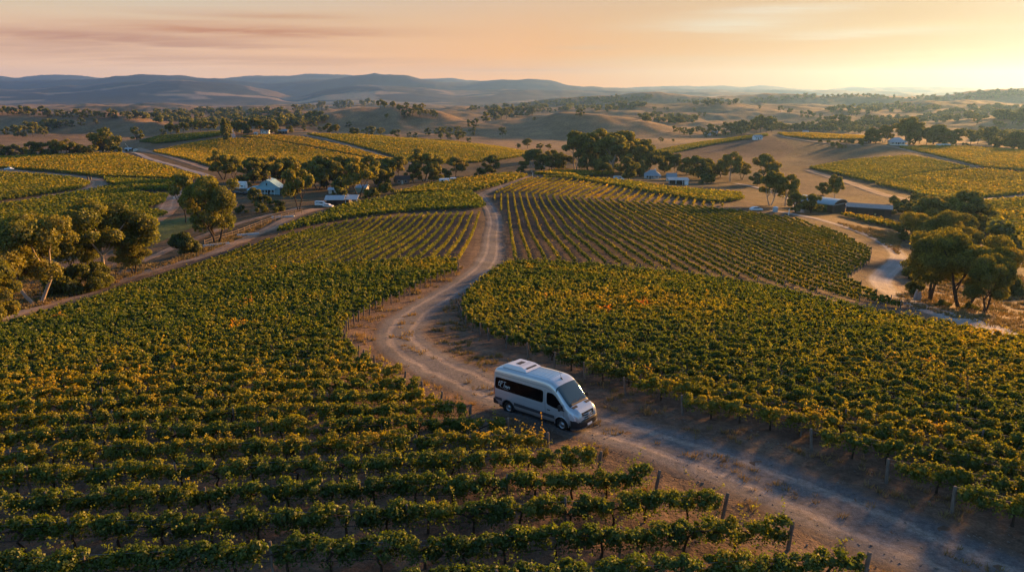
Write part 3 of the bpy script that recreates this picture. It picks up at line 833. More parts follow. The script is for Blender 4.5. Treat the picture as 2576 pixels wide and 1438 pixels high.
# near left: numbered from the bottom edge upwards
row_mean = lambda p0, p1: 0.5 * (p0 + p1)
nl = segs_in(hits(dense(NL, 4)), R(5), 2.2, 0.62)
nl.sort(key=lambda r: (r[0], -r[1][0]))
for i, (k, a, b) in enumerate(nl):
    m = b
    warm = 0.25 + 0.10 * float(fbm(b[0] / 9 + 4, b[1] / 9, 2)) + 0.05 * (i < 9)
    dd = float(np.hypot(*b))
    vine_row(a, b, f'leafy vine row left of the gravel road, {nth(i + 1)} counted up from the bottom edge', 'vine rows left of the gravel road', 1, warm, 2 if dd < 75 else 1, wide=0.78, grow=0.98)
nr_ = segs_in(hits(dense(NR, 4)), R(-30), 1.95, 0.4)
nr_.sort(key=lambda r: (r[0], r[1][0]))
for i, (k, a, b) in enumerate(nr_):
    warm = 0.27 + 0.08 * float(fbm(a[0] / 9 + 4, a[1] / 9, 2))
    vine_row(a, b, f'leafy vine row right of the van, {nth(i + 1)} counted up from the bottom right corner', 'vine rows right of the gravel road', 0, warm, 2 if np.hypot(*a) < 75 else 1, wide=0.74, grow=0.94)
ml = segs_in(hits(dense(ML, 4)), R(90.9), 2.42, 0.3)
for i, (k, a, b) in enumerate(sorted(ml, key=lambda r: r[0])):
    vine_row(a, b, f'trimmed vine row running uphill, {nth(i + 1)} to the left of the upper gravel road', 'trimmed rows left of the upper road', 0, 0.30 if i > 6 else 0.42 - 0.02 * i, 0, wide=0.44, grow=0.62, tvar=0.08, k_size=0.0021, shoots=0.30, hc=0.76, dens=0.75)
mr = segs_in(hits(dense(MR, 4)), R(90.9), 2.62, 0.1)
mr.sort(key=lambda r: (-r[0], r[1][1]))
for i, (k, a, b) in enumerate(mr):
    vine_row(a, b, f'trimmed vine row over bare dark soil, {nth(i + 1)} to the right of the upper gravel road', 'trimmed rows right of the upper road', 0, 0.37, 0, wide=0.46, grow=0.66, tvar=0.08, k_size=0.0021, shoots=0.30, hc=0.76, dens=0.75)
mt = segs_in(hits(dense(MT, 4)), R(72), 3.5, 0.2)
for i, (k, a, b) in enumerate(sorted(mt, key=lambda r: -r[0])):
    vine_row(a, b, f'golden slanting vine row on the crest, {nth(i + 1)} counted from the crest track rightwards', 'golden rows on the crest', 1, 0.50, 0, wide=0.50, grow=0.62, tvar=0.07, k_size=0.0022, shoots=0.30, hc=0.76, dens=0.75)
print('rows', len(nl), len(nr_), len(ml), len(mr), len(mt))


# vineyards farther off, where single rows can no longer be told apart
def far_vines(poly, ang, label, tint0, spacing=2.6, tvar=0.10, wmin=150, wmax=1e5, dens=0.8, height=1.0):
    P = np.array([hit(x, y, wmin) for x, y in dense(poly, 5)])
    P[:, 1] = np.minimum(P[:, 1], wmax)
    cs = [row_cloud(a, b, None, dens=dens, tint0=tint0, tvar=tvar, wide=0.95, k_size=0.0031) for k, a, b in segs_in(P, R(ang), spacing, 0.2)]
    c = np.vstack([q[0] for q in cs]); nv = np.vstack([q[1] for q in cs]); sz = np.hstack([q[2] for q in cs]); ti = np.hstack([q[3] for q in cs])
    v, f = leaves(c, nv, sz)
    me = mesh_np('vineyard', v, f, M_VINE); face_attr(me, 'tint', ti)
    print('far', label, len(c))
    return tag(link('vineyard', me), label, kind='stuff')


far_vines([(650, 606), (752, 561), (872, 519), (1000, 497), (1180, 484), (1206, 500), (1222, 520), (1205, 527), (1050, 533), (900, 548), (760, 574)], 15, 'dense green vines above the trimmed rows', 0.30, 2.4)
far_vines([(985, 492), (1100, 462), (1280, 440), (1328, 444), (1288, 458), (1200, 482)], 20, 'vines on the shoulder left of the crest track', 0.36, 2.4)
far_vines([(1345, 439), (1400, 430), (1540, 434), (1545, 441), (1440, 446)], -20, 'small vine plot behind the crest', 0.40, 2.4)
far_vines([(1350, 447), (1450, 449), (1560, 457), (1700, 478), (1862, 490), (1872, 504), (1800, 514), (1650, 490), (1560, 472), (1440, 453)], -15, 'golden green vines below the white cottages', 0.42, 2.4)
far_vines([(-80, 514), (-80, 432), (100, 442), (195, 452), (228, 462), (205, 476), (100, 492), (20, 504)], 8, 'green vine terrace inside the curving red track', 0.30, 2.4)
far_vines([(-80, 600), (-80, 528), (60, 512), (215, 484), (290, 470), (330, 478), (360, 490), (425, 492), (415, 512), (360, 528), (425, 540), (370, 560), (300, 585), (235, 612), (100, 605)], 8, 'wide vine block sloping down to the big gums', 0.33, 2.4)
far_vines([(-80, 412), (0, 398), (250, 388), (300, 387), (400, 416), (500, 446), (505, 452), (440, 452), (250, 446), (130, 432), (-80, 420)], 6, 'bright vine field along the pale lane', 0.36)
far_vines([(270, 462), (260, 452), (450, 458), (470, 462), (440, 482), (360, 482)], 6, 'vine strip above the red dirt junction', 0.30)
far_vines([(385, 384), (480, 362), (560, 350), (660, 352), (800, 378), (930, 404), (870, 412), (700, 415), (560, 428), (470, 402)], 15, 'broad olive green vine slope under the hilltop houses', 0.40, tvar=0.07)
far_vines([(605, 345), (680, 341), (760, 347), (870, 370), (960, 396), (1020, 410), (940, 402), (790, 372), (660, 350)], 15, 'yellow vine strip across the far slope', 0.56, tvar=0.07)
far_vines([(770, 338), (900, 341), (1100, 353), (1220, 366), (1335, 385), (1330, 392), (1280, 400), (1200, 410), (1090, 412), (1040, 410), (960, 385), (860, 358)], 20, 'large green vine slope beyond the trees', 0.36, tvar=0.08)
far_vines([(350, 358), (400, 344), (555, 333), (560, 342), (470, 355), (400, 363)], 10, 'dark green vine strip on the left shoulder of the hill', 0.18, tvar=0.05)
far_vines([(1618, 386), (1760, 360), (1930, 338), (1932, 343), (1800, 364), (1700, 385), (1640, 402)], -20, 'dark green vine strip beside the ploughed paddock', 0.24, tvar=0.05)
far_vines([(1955, 336), (2100, 339), (2190, 346), (2180, 352), (2040, 351), (1975, 344)], -15, 'flat green vine field left of the homestead', 0.36, tvar=0.06)
far_vines([(2260, 372), (2400, 369), (2640, 385), (2640, 436), (2480, 424), (2350, 392)], -15, 'sunlit vine field behind the homestead lane', 0.38, tvar=0.07)
far_vines([(2035, 424), (2140, 405), (2290, 394), (2440, 424), (2330, 436), (2200, 462)], -15, 'olive vine block on the right hillside', 0.36, tvar=0.07)
far_vines([(2200, 464), (2340, 437), (2470, 428), (2640, 445), (2640, 484), (2480, 498), (2360, 502)], -15, 'gold green vine block on the right hillside', 0.42, tvar=0.08)
far_vines([(2420, 520), (2480, 508), (2640, 500), (2640, 640), (2560, 618), (2480, 590), (2440, 560)], -10, 'vine block beyond the right hand gums', 0.38, 2.4)
far_vines([(2110, 541), (2200, 553), (2290, 574), (2280, 580), (2180, 562)], -15, 'short strip of vines beside the dark sheds', 0.34, 2.4)
# ---------------------------------------------------------------- the van
def build_van():
    PAINT = plain('silver_paint', (0.48, 0.52, 0.55), 0.28, 0.5, 0.40, coat=0.7)
    n = NT(PAINT.node_tree); b = n.n['Principled BSDF']
    tc = n.new('ShaderNodeTexCoord').outputs['Object']
    sp = n.new('ShaderNodeSeparateXYZ'); n.l.new(tc, sp.inputs[0])
    spl = n.noise(tc, 5.0, 6, 0.7)                             # road dust thrown up along the sills
    du = n.math('MULTIPLY', n.range(n.math('ADD', sp.outputs[2], n.math('MULTIPLY', spl, 0.5)), 1.25, 0.70), 0.65)
    n.l.new(n.mix(du, (0.48, 0.52, 0.55, 1), (0.22, 0.165, 0.125, 1)), b.inputs['Base Color'])
    n.l.new(n.math('ADD', n.math('MULTIPLY', du, 0.6), 0.28), b.inputs['Roughness'])
    BLACK = plain('black_plastic', (0.018, 0.019, 0.021), 0.55, 0.4)
    TRIM = plain('grey_plastic', (0.045, 0.05, 0.058), 0.5, 0.4)
    GLASS = plain('tinted_glass', (0.003, 0.003, 0.004), 0.10, 0.14)
    SCREEN = plain('windscreen_glass', (0.035, 0.060, 0.064), 0.05, 0.5, coat=0.5)
    RUBBER = plain('tyre_rubber', (0.014, 0.014, 0.014), 0.85, 0.3)
    RIM = plain('wheel_metal', (0.34, 0.36, 0.38), 0.35, 0.5, 0.8)
    CHROME = plain('chrome', (0.75, 0.76, 0.78), 0.12, 0.5, 1.0)
    LAMP = plain('lamp_glass', (0.75, 0.76, 0.78), 0.12, 0.8, 0.3, coat=1.0)
    RED = plain('tail_lamp_red', (0.42, 0.030, 0.018), 0.2, 0.6, coat=0.8)
    WHITE = plain('white_lettering', (0.80, 0.80, 0.80), 0.5)
    GELCOAT = plain('white_gelcoat', (0.66, 0.68, 0.72), 0.35, 0.4)
    LEN = 6.05
    XS = [0.0, 0.03, 0.10, 0.25, 0.6, 1.2, 2.0, 3.0, 3.8, 4.15, 4.40, 4.60, 4.78, 4.95, 5.15, 5.35, 5.50, 5.65, 5.80, 5.92, 6.00, 6.05]
    ZT = [2.30, 2.50, 2.62, 2.69, 2.72, 2.73, 2.735, 2.735, 2.72, 2.68, 2.58, 2.43, 2.24, 2.04, 1.80, 1.58, 1.455, 1.39, 1.31, 1.20, 1.05, 0.88]
    HW = [0.90, 0.955, 0.985, 0.995, 1.0, 1.0, 1.0, 1.0, 1.0, 1.0, 1.0, 0.995, 0.99, 0.98, 0.97, 0.96, 0.95, 0.93, 0.90, 0.85, 0.78, 0.66]
    # (share of the half width, share of the height above the sill) up one side of the body
    SEC = [(0.55, 0.0), (0.95, 0.0), (0.985, 0.06), (1.0, 0.16), (1.0, 0.26), (0.997, 0.36), (0.99, 0.46), (0.975, 0.58), (0.955, 0.70), (0.93, 0.81), (0.90, 0.895), (0.85, 0.952), (0.76, 0.983), (0.60, 0.994), (0.35, 1.0), (0.0, 1.003)]
    ZB = 0.36
    def S(x, v):
        """point of the right side of the body; v runs 0..1 from sill to roof centre"""
        zt = pchip1(XS, ZT, np.asarray(x, float)); hw = pchip1(XS, HW, np.asarray(x, float))
        k = np.linspace(0, 1, len(SEC))
        a = np.interp(v, k, [s[0] for s in SEC]); b = np.interp(v, k, [s[1] for s in SEC])
        # below the bonnet the flank does not lean in
        low = sstep(2.4, 1.5, zt)
        a = a + (np.sqrt(np.clip(1 - np.clip((b - 0.55) / 0.62, 0, 1) ** 2.6, 0, 1)) * np.where(v > 0.92, (1 - v) / 0.08, 1) - a) * low * (b > 0.05)
        return np.stack(np.broadcast_arrays(np.asarray(x, float), -hw * a, ZB + (zt - ZB) * b), -1)
    def v_at(x, z):
        vv = np.linspace(0.06, 1.0, 400)
        return float(np.interp(z, S(np.full(400, x), vv)[:, 2], vv))
    van = empty('tour_van', (0, 0, 0))
    tag(van, 'silver high-roofed tour van with dark side window driving down the gravel road', 'van')
    def grid(name, P, mat, parent=van, flip=False, smooth=True):
        r, c = P.shape[:2]; idx = np.arange(r * c).reshape(r, c)
        f = np.stack([idx[:-1, :-1], idx[:-1, 1:], idx[1:, 1:], idx[1:, :-1]], -1).reshape(-1, 4)
        return link(name, mesh_np(name, P.reshape(-1, 3), f[:, ::-1] if flip else f, mat, smooth), parent)
    # body: both sides in one skin
    xs = np.unique(np.r_[XS, np.linspace(0, LEN, 90)]); vv = np.linspace(0, 1, 46)
    P = np.stack([S(np.full(len(vv), x), vv) for x in xs])
    L = P[:, ::-1][:, 1:].copy(); L[..., 1] *= -1
    P = np.concatenate([P, L], 1)
    # wheel arches cut upwards into the flank
    for wx in (1.12, 5.00):
        dx = P[..., 0] - wx; r2 = 0.47 ** 2 - dx ** 2
        arch = 0.36 + np.sqrt(np.clip(r2, 0, None))
        m = (r2 > 0) & (P[..., 2] < arch) & (np.abs(P[..., 1]) > 0.5)
        P[..., 2] = np.where(m, arch, P[..., 2])
    body = grid('body', P, PAINT)
    r, c = P.shape[:2]
    bm = bmesh.new(); bm.from_mesh(body.data); bm.verts.ensure_lookup_table()
    for i in (0, r - 1): bm.faces.new([bm.verts[i * c + j] for j in (range(c) if i else range(c - 1, -1, -1))])
    bm.to_mesh(body.data); bm.free()
    def panel(name, outline, mat, off=0.008, both=True, parent=van, n=14):
        """a panel on the flank, outline as (x, z) top edge and bottom edge samples"""
        top, bot = outline
        x0, x1 = max(top[0][0], bot[0][0]), None
        for sgn in ((-1, 1) if both else (-1,)):
            rows = []
            for s in np.linspace(0, 1, n):
                xt = np.interp(s, np.linspace(0, 1, len(top)), [p[0] for p in top]); zt = np.interp(s, np.linspace(0, 1, len(top)), [p[1] for p in top])
                xb = np.interp(s, np.linspace(0, 1, len(bot)), [p[0] for p in bot]); zb = np.interp(s, np.linspace(0, 1, len(bot)), [p[1] for p in bot])
                col = []
                for q in np.linspace(0, 1, 8):
                    x, z = xb + (xt - xb) * q, zb + (zt - zb) * q
                    p = S(x, v_at(x, z)); p = p + np.array([0, -off, off * 0.15])
                    if sgn > 0: p = p * np.array([1, -1, 1])
                    col.append(p)
                rows.append(col)
            grid(name, np.array(rows), mat, parent, flip=sgn > 0)
    # long dark side window with rounded corners, then the cab door window
    wt = [(0.16, 1.78), (0.18, 2.02), (0.24, 2.10), (0.40, 2.13), (1.4, 2.13), (2.6, 2.12), (3.66, 2.10), (3.76, 2.07), (3.80, 1.98)]
    wb = [(0.14, 1.62), (0.15, 1.48), (0.20, 1.42), (0.40, 1.40), (1.4, 1.385), (2.6, 1.37), (3.62, 1.355), (3.72, 1.38), (3.78, 1.46)]
    panel('side_window', (wt, wb), GLASS, n=30)
    panel('door_window', ([(4.03, 1.95), (4.07, 2.05), (4.2, 2.08), (4.45, 2.06), (4.62, 1.95), (4.85, 1.70), (5.10, 1.42)], [(4.02, 1.55), (4.03, 1.42), (4.10, 1.34), (4.35, 1.29), (4.6, 1.25), (4.85, 1.23), (5.14, 1.24)]), GLASS, n=20)
    panel('door_sill', ([(4.78, 1.30), (5.16, 1.27)], [(4.8, 1.17), (5.24, 1.20)]), BLACK, 0.010, n=6)
    panel('rubbing_strip', ([(0.02, 0.86), (0.66, 0.86)], [(0.02, 0.68), (0.66, 0.68)]), TRIM, 0.014, n=6)
    panel('rubbing_strip', ([(1.60, 0.82), (4.52, 0.79)], [(1.58, 0.62), (4.54, 0.60)]), TRIM, 0.014, n=16)
    for x0, x1, z0, z1 in ((3.90, 3.915, 0.62, 2.18), (5.13, 5.145, 0.80, 1.22)): panel('door_gap', ([(x0, z1), (x1, z1)], [(x0, z0), (x1, z0)]), BLACK, 0.004, n=3)
    panel('gutter_line', ([(0.2, 2.335), (3.95, 2.335), (4.4, 2.20)], [(0.2, 2.320), (3.95, 2.320), (4.4, 2.186)]), TRIM, 0.006, n=24)
    panel('painted_crease', ([(0.2, 1.185), (3.85, 1.155)], [(0.2, 1.170), (3.85, 1.140)]), plain('crease_shade_paint', (0.36, 0.39, 0.44), 0.35, 0.5, 0.4), 0.004, n=24)  # darker paint strip stands in for the shade along a body crease
    panel('door_handle', ([(4.06, 1.075), (4.27, 1.07)], [(4.06, 1.015), (4.27, 1.01)]), BLACK, 0.03, n=4)
    panel('sill_marker', ([(2.0, 0.625), (2.06, 0.625)], [(2.0, 0.60), (2.06, 0.60)]), RED, 0.018, n=3)
    panel('sill_marker', ([(3.5, 0.62), (3.56, 0.62)], [(3.5, 0.595), (3.56, 0.595)]), RED, 0.018, n=3)
    panel('tail_light', ([(0.012, 1.52), (0.10, 1.52)], [(0.012, 0.96), (0.10, 0.96)]), RED, 0.016, n=4)
    # windscreen and the dark cowl under it
    def top_panel(name, x0, x1, va, mat, off=0.010, yl=None, n=16, parent=van):
        rows = []
        for x in np.linspace(x0, x1, n):
            v0 = va(x)
            half = S(np.full(14, x), np.linspace(v0, 1, 14))
            full = np.concatenate([half, (half * np.array([1, -1, 1]))[::-1][1:]])
            if yl: full = full[(full[:, 1] >= yl[0]) & (full[:, 1] <= yl[1])]
            rows.append(full + np.array([off * 0.75, 0, off]))
        return grid(name, np.array(rows), mat, parent, flip=False)
    top_panel('windscreen', 4.60, 5.40, lambda x: v_at(x, float(pchip1(XS, ZT, x)) - 0.065 - 0.16 * (x < 4.66)), SCREEN)
    top_panel('cowl', 5.40, 5.475, lambda x: v_at(x, float(pchip1(XS, ZT, x)) - 0.06), BLACK, 0.012, n=4)
    def strip(name, pts, r, mat, parent=van, k=6): return link(name, mesh_np(name, *tube_np(pts, r, k), mat, True), parent)
    zs = lambda x: float(pchip1(XS, ZT, x))
    for y0, y1 in ((-0.62, -0.05), (0.02, 0.60)): strip('wiper', [(5.40, y0, zs(5.40) + 0.035), (5.34, 0.5 * (y0 + y1), zs(5.34) + 0.035), (5.33, y1, zs(5.33) + 0.035)], 0.012, BLACK)
    def block(name, rings, mat, parent=van, smooth=False, bevel=0.0):
        """closed solid through a stack of quads"""
        v = np.array(rings, float); k = v.shape[1]
        f = [tuple(i * k + j for j in range(k))[::-1] if i == 0 else tuple(i * k + j for j in range(k)) for i in (0, len(v) - 1)]
        f += [(i * k + j, i * k + (j + 1) % k, (i + 1) * k + (j + 1) % k, (i + 1) * k + j) for i in range(len(v) - 1) for j in range(k)]
        me = bpy.data.meshes.new(name); me.from_pydata(v.reshape(-1, 3).tolist(), [], f)
        bm = bmesh.new(); bm.from_mesh(me)
        bmesh.ops.recalc_face_normals(bm, faces=bm.faces)
        if bevel: bmesh.ops.bevel(bm, geom=bm.edges[:], offset=bevel, segments=2, affect='EDGES')
        bm.to_mesh(me); bm.free(); me.materials.append(mat)
        return link(name, me, parent)
    def bx(name, x0, x1, y0, y1, z0, z1, mat, parent=van, bevel=0.0):
        return block(name, [[(x0, y0, z), (x1, y0, z), (x1, y1, z), (x0, y1, z)] for z in (z0, z1)], mat, parent, bevel=bevel)
    # bonnet: two black vents and the centre crease
    for s in (-1, 1):
        q = [(5.52, 0.34), (5.66, 0.36), (5.66, 0.72), (5.52, 0.76)]
        top = [(x, s * y, zs(x) + 0.018 - 0.05 * max(0, y - 0.5)) for x, y in q]; bot = [(x, y, z - 0.05) for x, y, z in top]
        block('bonnet_vent', [bot, top], BLACK)
    # front bumper, grille, lamps, plate
    def nose(zlo, zhi, grow, mat, name, x_in=5.25, n=15, zmid=None):
        rings = []
        for z in np.linspace(zlo, zhi, 5):
            row = []
            for s in np.linspace(-1, 1, n):
                y = s * (1.0 + grow * 0.25)
                row.append((6.03 + grow - 0.42 * abs(s) ** 6 - (0.05 if z > zhi - 0.02 else 0) - (0.05 if z < zlo + 0.02 else 0), y, z))
            rings.append(row + [(x_in, 0.9, z), (x_in, -0.9, z)])
        return block(name, rings, mat, smooth=True)
    nose(0.30, 0.76, 0.075, BLACK, 'front_bumper', 5.49)
    nose(0.25, 0.33, 0.095, TRIM, 'bumper_lip', 5.50)
    gr = block('grille', [[(6.05 - 0.02, -0.50 + t * 0.03, z), (6.05 + 0.045 - 0.10 * t, -0.30, z), (6.05 + 0.065 - 0.10 * t, 0.0, z), (6.05 + 0.045 - 0.10 * t, 0.30, z), (6.05 - 0.02, 0.50 - t * 0.03, z), (5.70, 0.45, z), (5.70, -0.45, z)] for t, z in ((0, 0.72), (0.6, 0.95), (1.0, 1.13))], BLACK)
    for i, z in enumerate((0.79, 0.91, 1.03)): strip('grille_bar', [(6.035 - 0.03 * i, -0.46, z), (6.085 - 0.025 * i, -0.25, z), (6.10 - 0.025 * i, 0, z), (6.085 - 0.025 * i, 0.25, z), (6.035 - 0.03 * i, 0.46, z)], 0.016, CHROME, gr)
    # round emblem: ring with three spokes
    em = empty('emblem', (6.115, 0, 0.93)); em.parent = gr
    a = np.linspace(0, 2 * math.pi, 25)
    strip('ring', np.stack([a * 0, 0.118 * np.cos(a), 0.118 * np.sin(a)], 1), 0.015, CHROME, em)
    for k in range(3):
        t = math.pi / 2 + k * 2 * math.pi / 3
        strip('spoke', [(0.004, 0, 0), (0, 0.112 * math.cos(t), 0.112 * math.sin(t))], (0.018, 0.006), CHROME, em)
    for s in (-1, 1):
        block('headlight', [[(5.58, s * 0.985, 0.77), (5.86, s * 0.925, 0.77), (6.075, s * 0.56, 0.77), (5.7, s * 0.5, 0.80)], [(5.52, s * 0.99, 0.95), (5.82, s * 0.935, 0.95), (6.06, s * 0.57, 0.93), (5.7, s * 0.5, 0.95)], [(5.40, s * 0.985, 1.13), (5.66, s * 0.945, 1.11), (5.97, s * 0.60, 1.06), (5.6, s * 0.5, 1.05)]], LAMP)
        # mirror on a short arm
        mr_ = block('mirror', [[(5.02, s * 1.06, z), (5.10, s * 1.06, z), (5.12, s * 1.27, z), (5.00, s * 1.27, z)] for z in (1.27, 1.62)], BLACK, bevel=0.02)
        strip('arm', [(5.08, s * 0.93, 1.30), (5.07, s * 1.10, 1.34)], 0.03, BLACK, mr_)
        block('fog_recess', [[(6.00, s * 0.62, 0.42), (5.86, s * 0.86, 0.42), (5.7, s * 0.8, 0.42), (5.8, s * 0.6, 0.42)], [(6.005, s * 0.62, 0.56), (5.87, s * 0.86, 0.56), (5.7, s * 0.8, 0.56), (5.8, s * 0.6, 0.56)]], TRIM)
    bx('number_plate', 6.10, 6.125, 0.02 - 0.19, 0.02 + 0.19, 0.36, 0.47, WHITE)
    bx('rear_bumper', -0.10, 0.34, -0.985, 0.985, 0.36, 0.72, BLACK, bevel=0.04)
    bx('underbody', 0.3, 5.6, -0.88, 0.88, 0.20, 0.55, BLACK)
    # roof: long ribs, air conditioner, aerial
    for y in (-0.52, -0.34, -0.17, 0.0, 0.17, 0.34, 0.52):
        pts = [(x, y, zs(x) + 0.004 - 0.02 * abs(y)) for x in np.linspace(0.25, 3.95, 12)]
        strip('roof_rib', pts, 0.022, PAINT)
    rz = 2.72
    ac = block('air_conditioner', [[(0.50, -0.66, rz), (2.35, -0.66, rz), (2.35, 0.66, rz), (0.50, 0.66, rz)], [(0.56, -0.64, rz + 0.10), (2.28, -0.62, rz + 0.09), (2.28, 0.62, rz + 0.09), (0.56, 0.64, rz + 0.10)], [(0.85, -0.56, rz + 0.235), (1.92, -0.56, rz + 0.225), (1.92, 0.56, rz + 0.225), (0.85, 0.56, rz + 0.235)]], GELCOAT, bevel=0.025)
    bx('intake_slot', 2.02, 2.20, -0.40, 0.40, rz + 0.12, rz + 0.165, BLACK, ac)
    for i in range(5): bx('fan_slot', 1.20 + 0.07 * i, 1.24 + 0.07 * i, -0.26, 0.26, rz + 0.20, rz + 0.243, BLACK, ac)
    for i in range(3): bx('cover_rib', 1.62 + 0.09 * i, 1.645 + 0.09 * i, -0.44, 0.44, rz + 0.21, rz + 0.248, GELCOAT, ac)
    an = strip('aerial', [(4.30, 0.0, zs(4.30) + 0.05), (4.18, 0.0, zs(4.30) + 0.50)], (0.010, 0.005), BLACK)
    block('aerial_base', [[(4.22, -0.035, zs(4.30) - 0.01), (4.42, -0.03, zs(4.42) - 0.01), (4.42, 0.03, zs(4.42) - 0.01), (4.22, 0.035, zs(4.30) - 0.01)], [(4.27, -0.012, zs(4.30) + 0.075), (4.34, -0.012, zs(4.30) + 0.05), (4.34, 0.012, zs(4.30) + 0.05), (4.27, 0.012, zs(4.30) + 0.075)]], BLACK)
    # wheels
    def lathe(name, prof, mat, parent, k=28):
        an = np.arange(k) * 2 * math.pi / k; p = np.array(prof, float)
        v = np.stack([np.stack([p[:, 0][:, None] * np.cos(an), np.repeat(p[:, 1][:, None], k, 1), p[:, 0][:, None] * np.sin(an)], -1)], 0).reshape(-1, 3)
        i = np.arange((len(p) - 1) * k).reshape(-1, k); j = np.roll(i, -1, 1)
        return link(name, mesh_np(name, v, np.stack([i, i + k, j + k, j], -1).reshape(-1, 4), mat, True), parent)
    for wx in (1.12, 5.00):
        for s in (-1, 1):
            w = empty('wheel', (wx, s * 0.86, 0.355)); w.parent = van; w.rotation_euler = (0, 0, 0 if s < 0 else math.pi)
            lathe('tyre', [(0.20, -0.115), (0.27, -0.128), (0.325, -0.122), (0.35, -0.095), (0.357, 0.0), (0.35, 0.10), (0.30, 0.12), (0.2, 0.1)], RUBBER, w)
            lathe('rim', [(0.235, -0.112), (0.215, -0.115), (0.20, -0.075), (0.14, -0.055), (0.115, -0.085), (0.085, -0.12), (0.05, -0.125), (0.001, -0.125)], RIM, w)
            lathe('arch_liner', [(0.462, -0.10), (0.462, 0.30), (0.05, 0.30)], BLACK, w)
    for wx in (1.12, 5.00):
        for s in (-1, 1):
            a = np.linspace(-0.05, math.pi + 0.05, 18)
            strip('wheel_arch', np.stack([wx + 0.475 * np.cos(a), a * 0 + s * 1.0 * (0.99 if wx < 3 else 0.985), 0.36 + 0.475 * np.sin(a)], 1), 0.028, TRIM if wx < 3 else PAINT)
    # hand-written lettering on the window
    STROKES = [
        [(0.20, .55), (0.28, .80), (0.40, .95), (0.43, .80), (0.30, .62), (0.22, .72), (0.26, .50), (0.20, .25), (0.30, .08), (0.46, .15)],
        [(0.46, .15), (0.62, .50), (0.66, .95), (0.60, .55), (0.56, -.10)], [(0.64, .92), (0.82, .98), (0.90, .75), (0.78, .52), (0.62, .48)],
        [(1.08, .92), (1.30, .98), (1.58, .95)], [(1.36, .95), (1.30, .50), (1.20, .08), (1.12, .02)],
        [(1.46, .10), (1.42, .28), (1.52, .40), (1.62, .26), (1.54, .08), (1.46, .10)], [(1.60, .34), (1.70, .30), (1.73, .38), (1.71, .14), (1.78, .06), (1.88, .20), (1.91, .38), (1.90, .10), (1.97, .08)],
        [(2.00, .36), (2.01, .10), (2.02, .26), (2.10, .38), (2.17, .34)], [(2.34, .36), (2.24, .36), (2.24, .24), (2.34, .18), (2.30, .06), (2.18, .08)],
    ]
    vs, fs, o = [], [], 0
    X0, Z0, K = 0.36, 1.62, 0.42
    def spot(s, t):
        x, z = X0 + s * K * 0.98 + 0.10 * t * K, Z0 + t * K * 0.86 - 0.035 * s * K
        return S(x, v_at(x, z)) + np.array([0, -0.022, 0])
    parts = []
    for st in STROKES:
        c = catmull(st, 5)
        parts.append(tube_np(np.array([spot(*p) for p in c]), 0.0105, 5))
    g = random.Random(5)
    s = 0.62
    while s < 2.1:                                         # small second line, not legible in the photograph
        w = g.uniform(0.03, 0.09)
        parts.append(tube_np(np.array([spot(s, -0.20 + g.uniform(0, .05)), spot(s + w, -0.20 + g.uniform(0, .05))]), 0.006, 4)); s += w + 0.035
    link('lettering', mesh_np('lettering', *join(parts), WHITE), van)
    return van


van = build_van()
V_AZ = R(-43.5)
_c = np.array(hit(1281, 1036)); _h = np.array([math.cos(V_AZ), math.sin(V_AZ)]); _s = np.array([_h[1], -_h[0]])
_o = _c - _h * 1.12 - _s * 0.92                       # body origin: rear end, middle
_zz = [float(H(*(_o + _h * x + _s * y))) for x in (1.12, 5.0) for y in (-0.86, 0.86)]
van.location = (_o[0], _o[1], (_zz[0] + _zz[1]) / 2 + 0.03 - ((_zz[2] + _zz[3]) - (_zz[0] + _zz[1])) / 2 / 3.88 * 1.12)
van.rotation_euler = (math.atan2((_zz[0] + _zz[2]) - (_zz[1] + _zz[3]), 2 * 1.72) * 0 , -math.atan2(((_zz[2] + _zz[3]) - (_zz[0] + _zz[1])) / 2, 3.88), V_AZ)
van.scale = (1.01, 0.98, 0.945)
print('van', _o, _zz)
# ---------------------------------------------------------------- trees
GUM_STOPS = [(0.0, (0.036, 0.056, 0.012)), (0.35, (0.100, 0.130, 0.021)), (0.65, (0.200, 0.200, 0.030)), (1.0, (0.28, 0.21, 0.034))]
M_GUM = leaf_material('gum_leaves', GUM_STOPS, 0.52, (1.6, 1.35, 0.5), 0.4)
M_TRUNK = plain('dark_bark', (0.070, 0.052, 0.038), 0.95, 0.1, var=0.45, scale=3, stretch=(1, 1, 0.3))
M_PALE = plain('pale_bark', (0.42, 0.34, 0.27), 0.85, 0.15, var=0.35, scale=2.2, stretch=(1, 1, 0.35))


def crown_cloud(g, blobs, leaf, cover, tint):
    """leaves over the skins of many billows; blobs: (x, y, z, r, flat)"""
    C, Nn, Sz, T = [], [], [], []
    for (x, y, z, r, fl) in blobs:
        k = max(10, int(4 * math.pi * r * r * cover / (0.5 * leaf * leaf)))
        d = norm(g.normal(size=(k, 3)))
        d = d[(d[:, 2] > -0.55) | (g.random(k) < 0.35)]
        q = 1 + 0.30 * perlin(d[:, 0] * 2.3 + x * 9 + 5, d[:, 1] * 2.3 + z * 7 + d[:, 2] * 1.7)
        rho = r * q * (1 - 0.55 * g.random(len(d)) ** 2.6)
        C.append(np.array([x, y, z]) + d * rho[:, None] * np.array([1, 1, fl])); Nn.append(d + g.normal(0, 0.55, d.shape))
        Sz.append(leaf * g.uniform(0.65, 1.35, len(d)))
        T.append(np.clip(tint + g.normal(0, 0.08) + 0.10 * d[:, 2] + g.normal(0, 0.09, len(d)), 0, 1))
    return np.vstack(C), np.vstack(Nn), np.hstack(Sz), np.hstack(T)


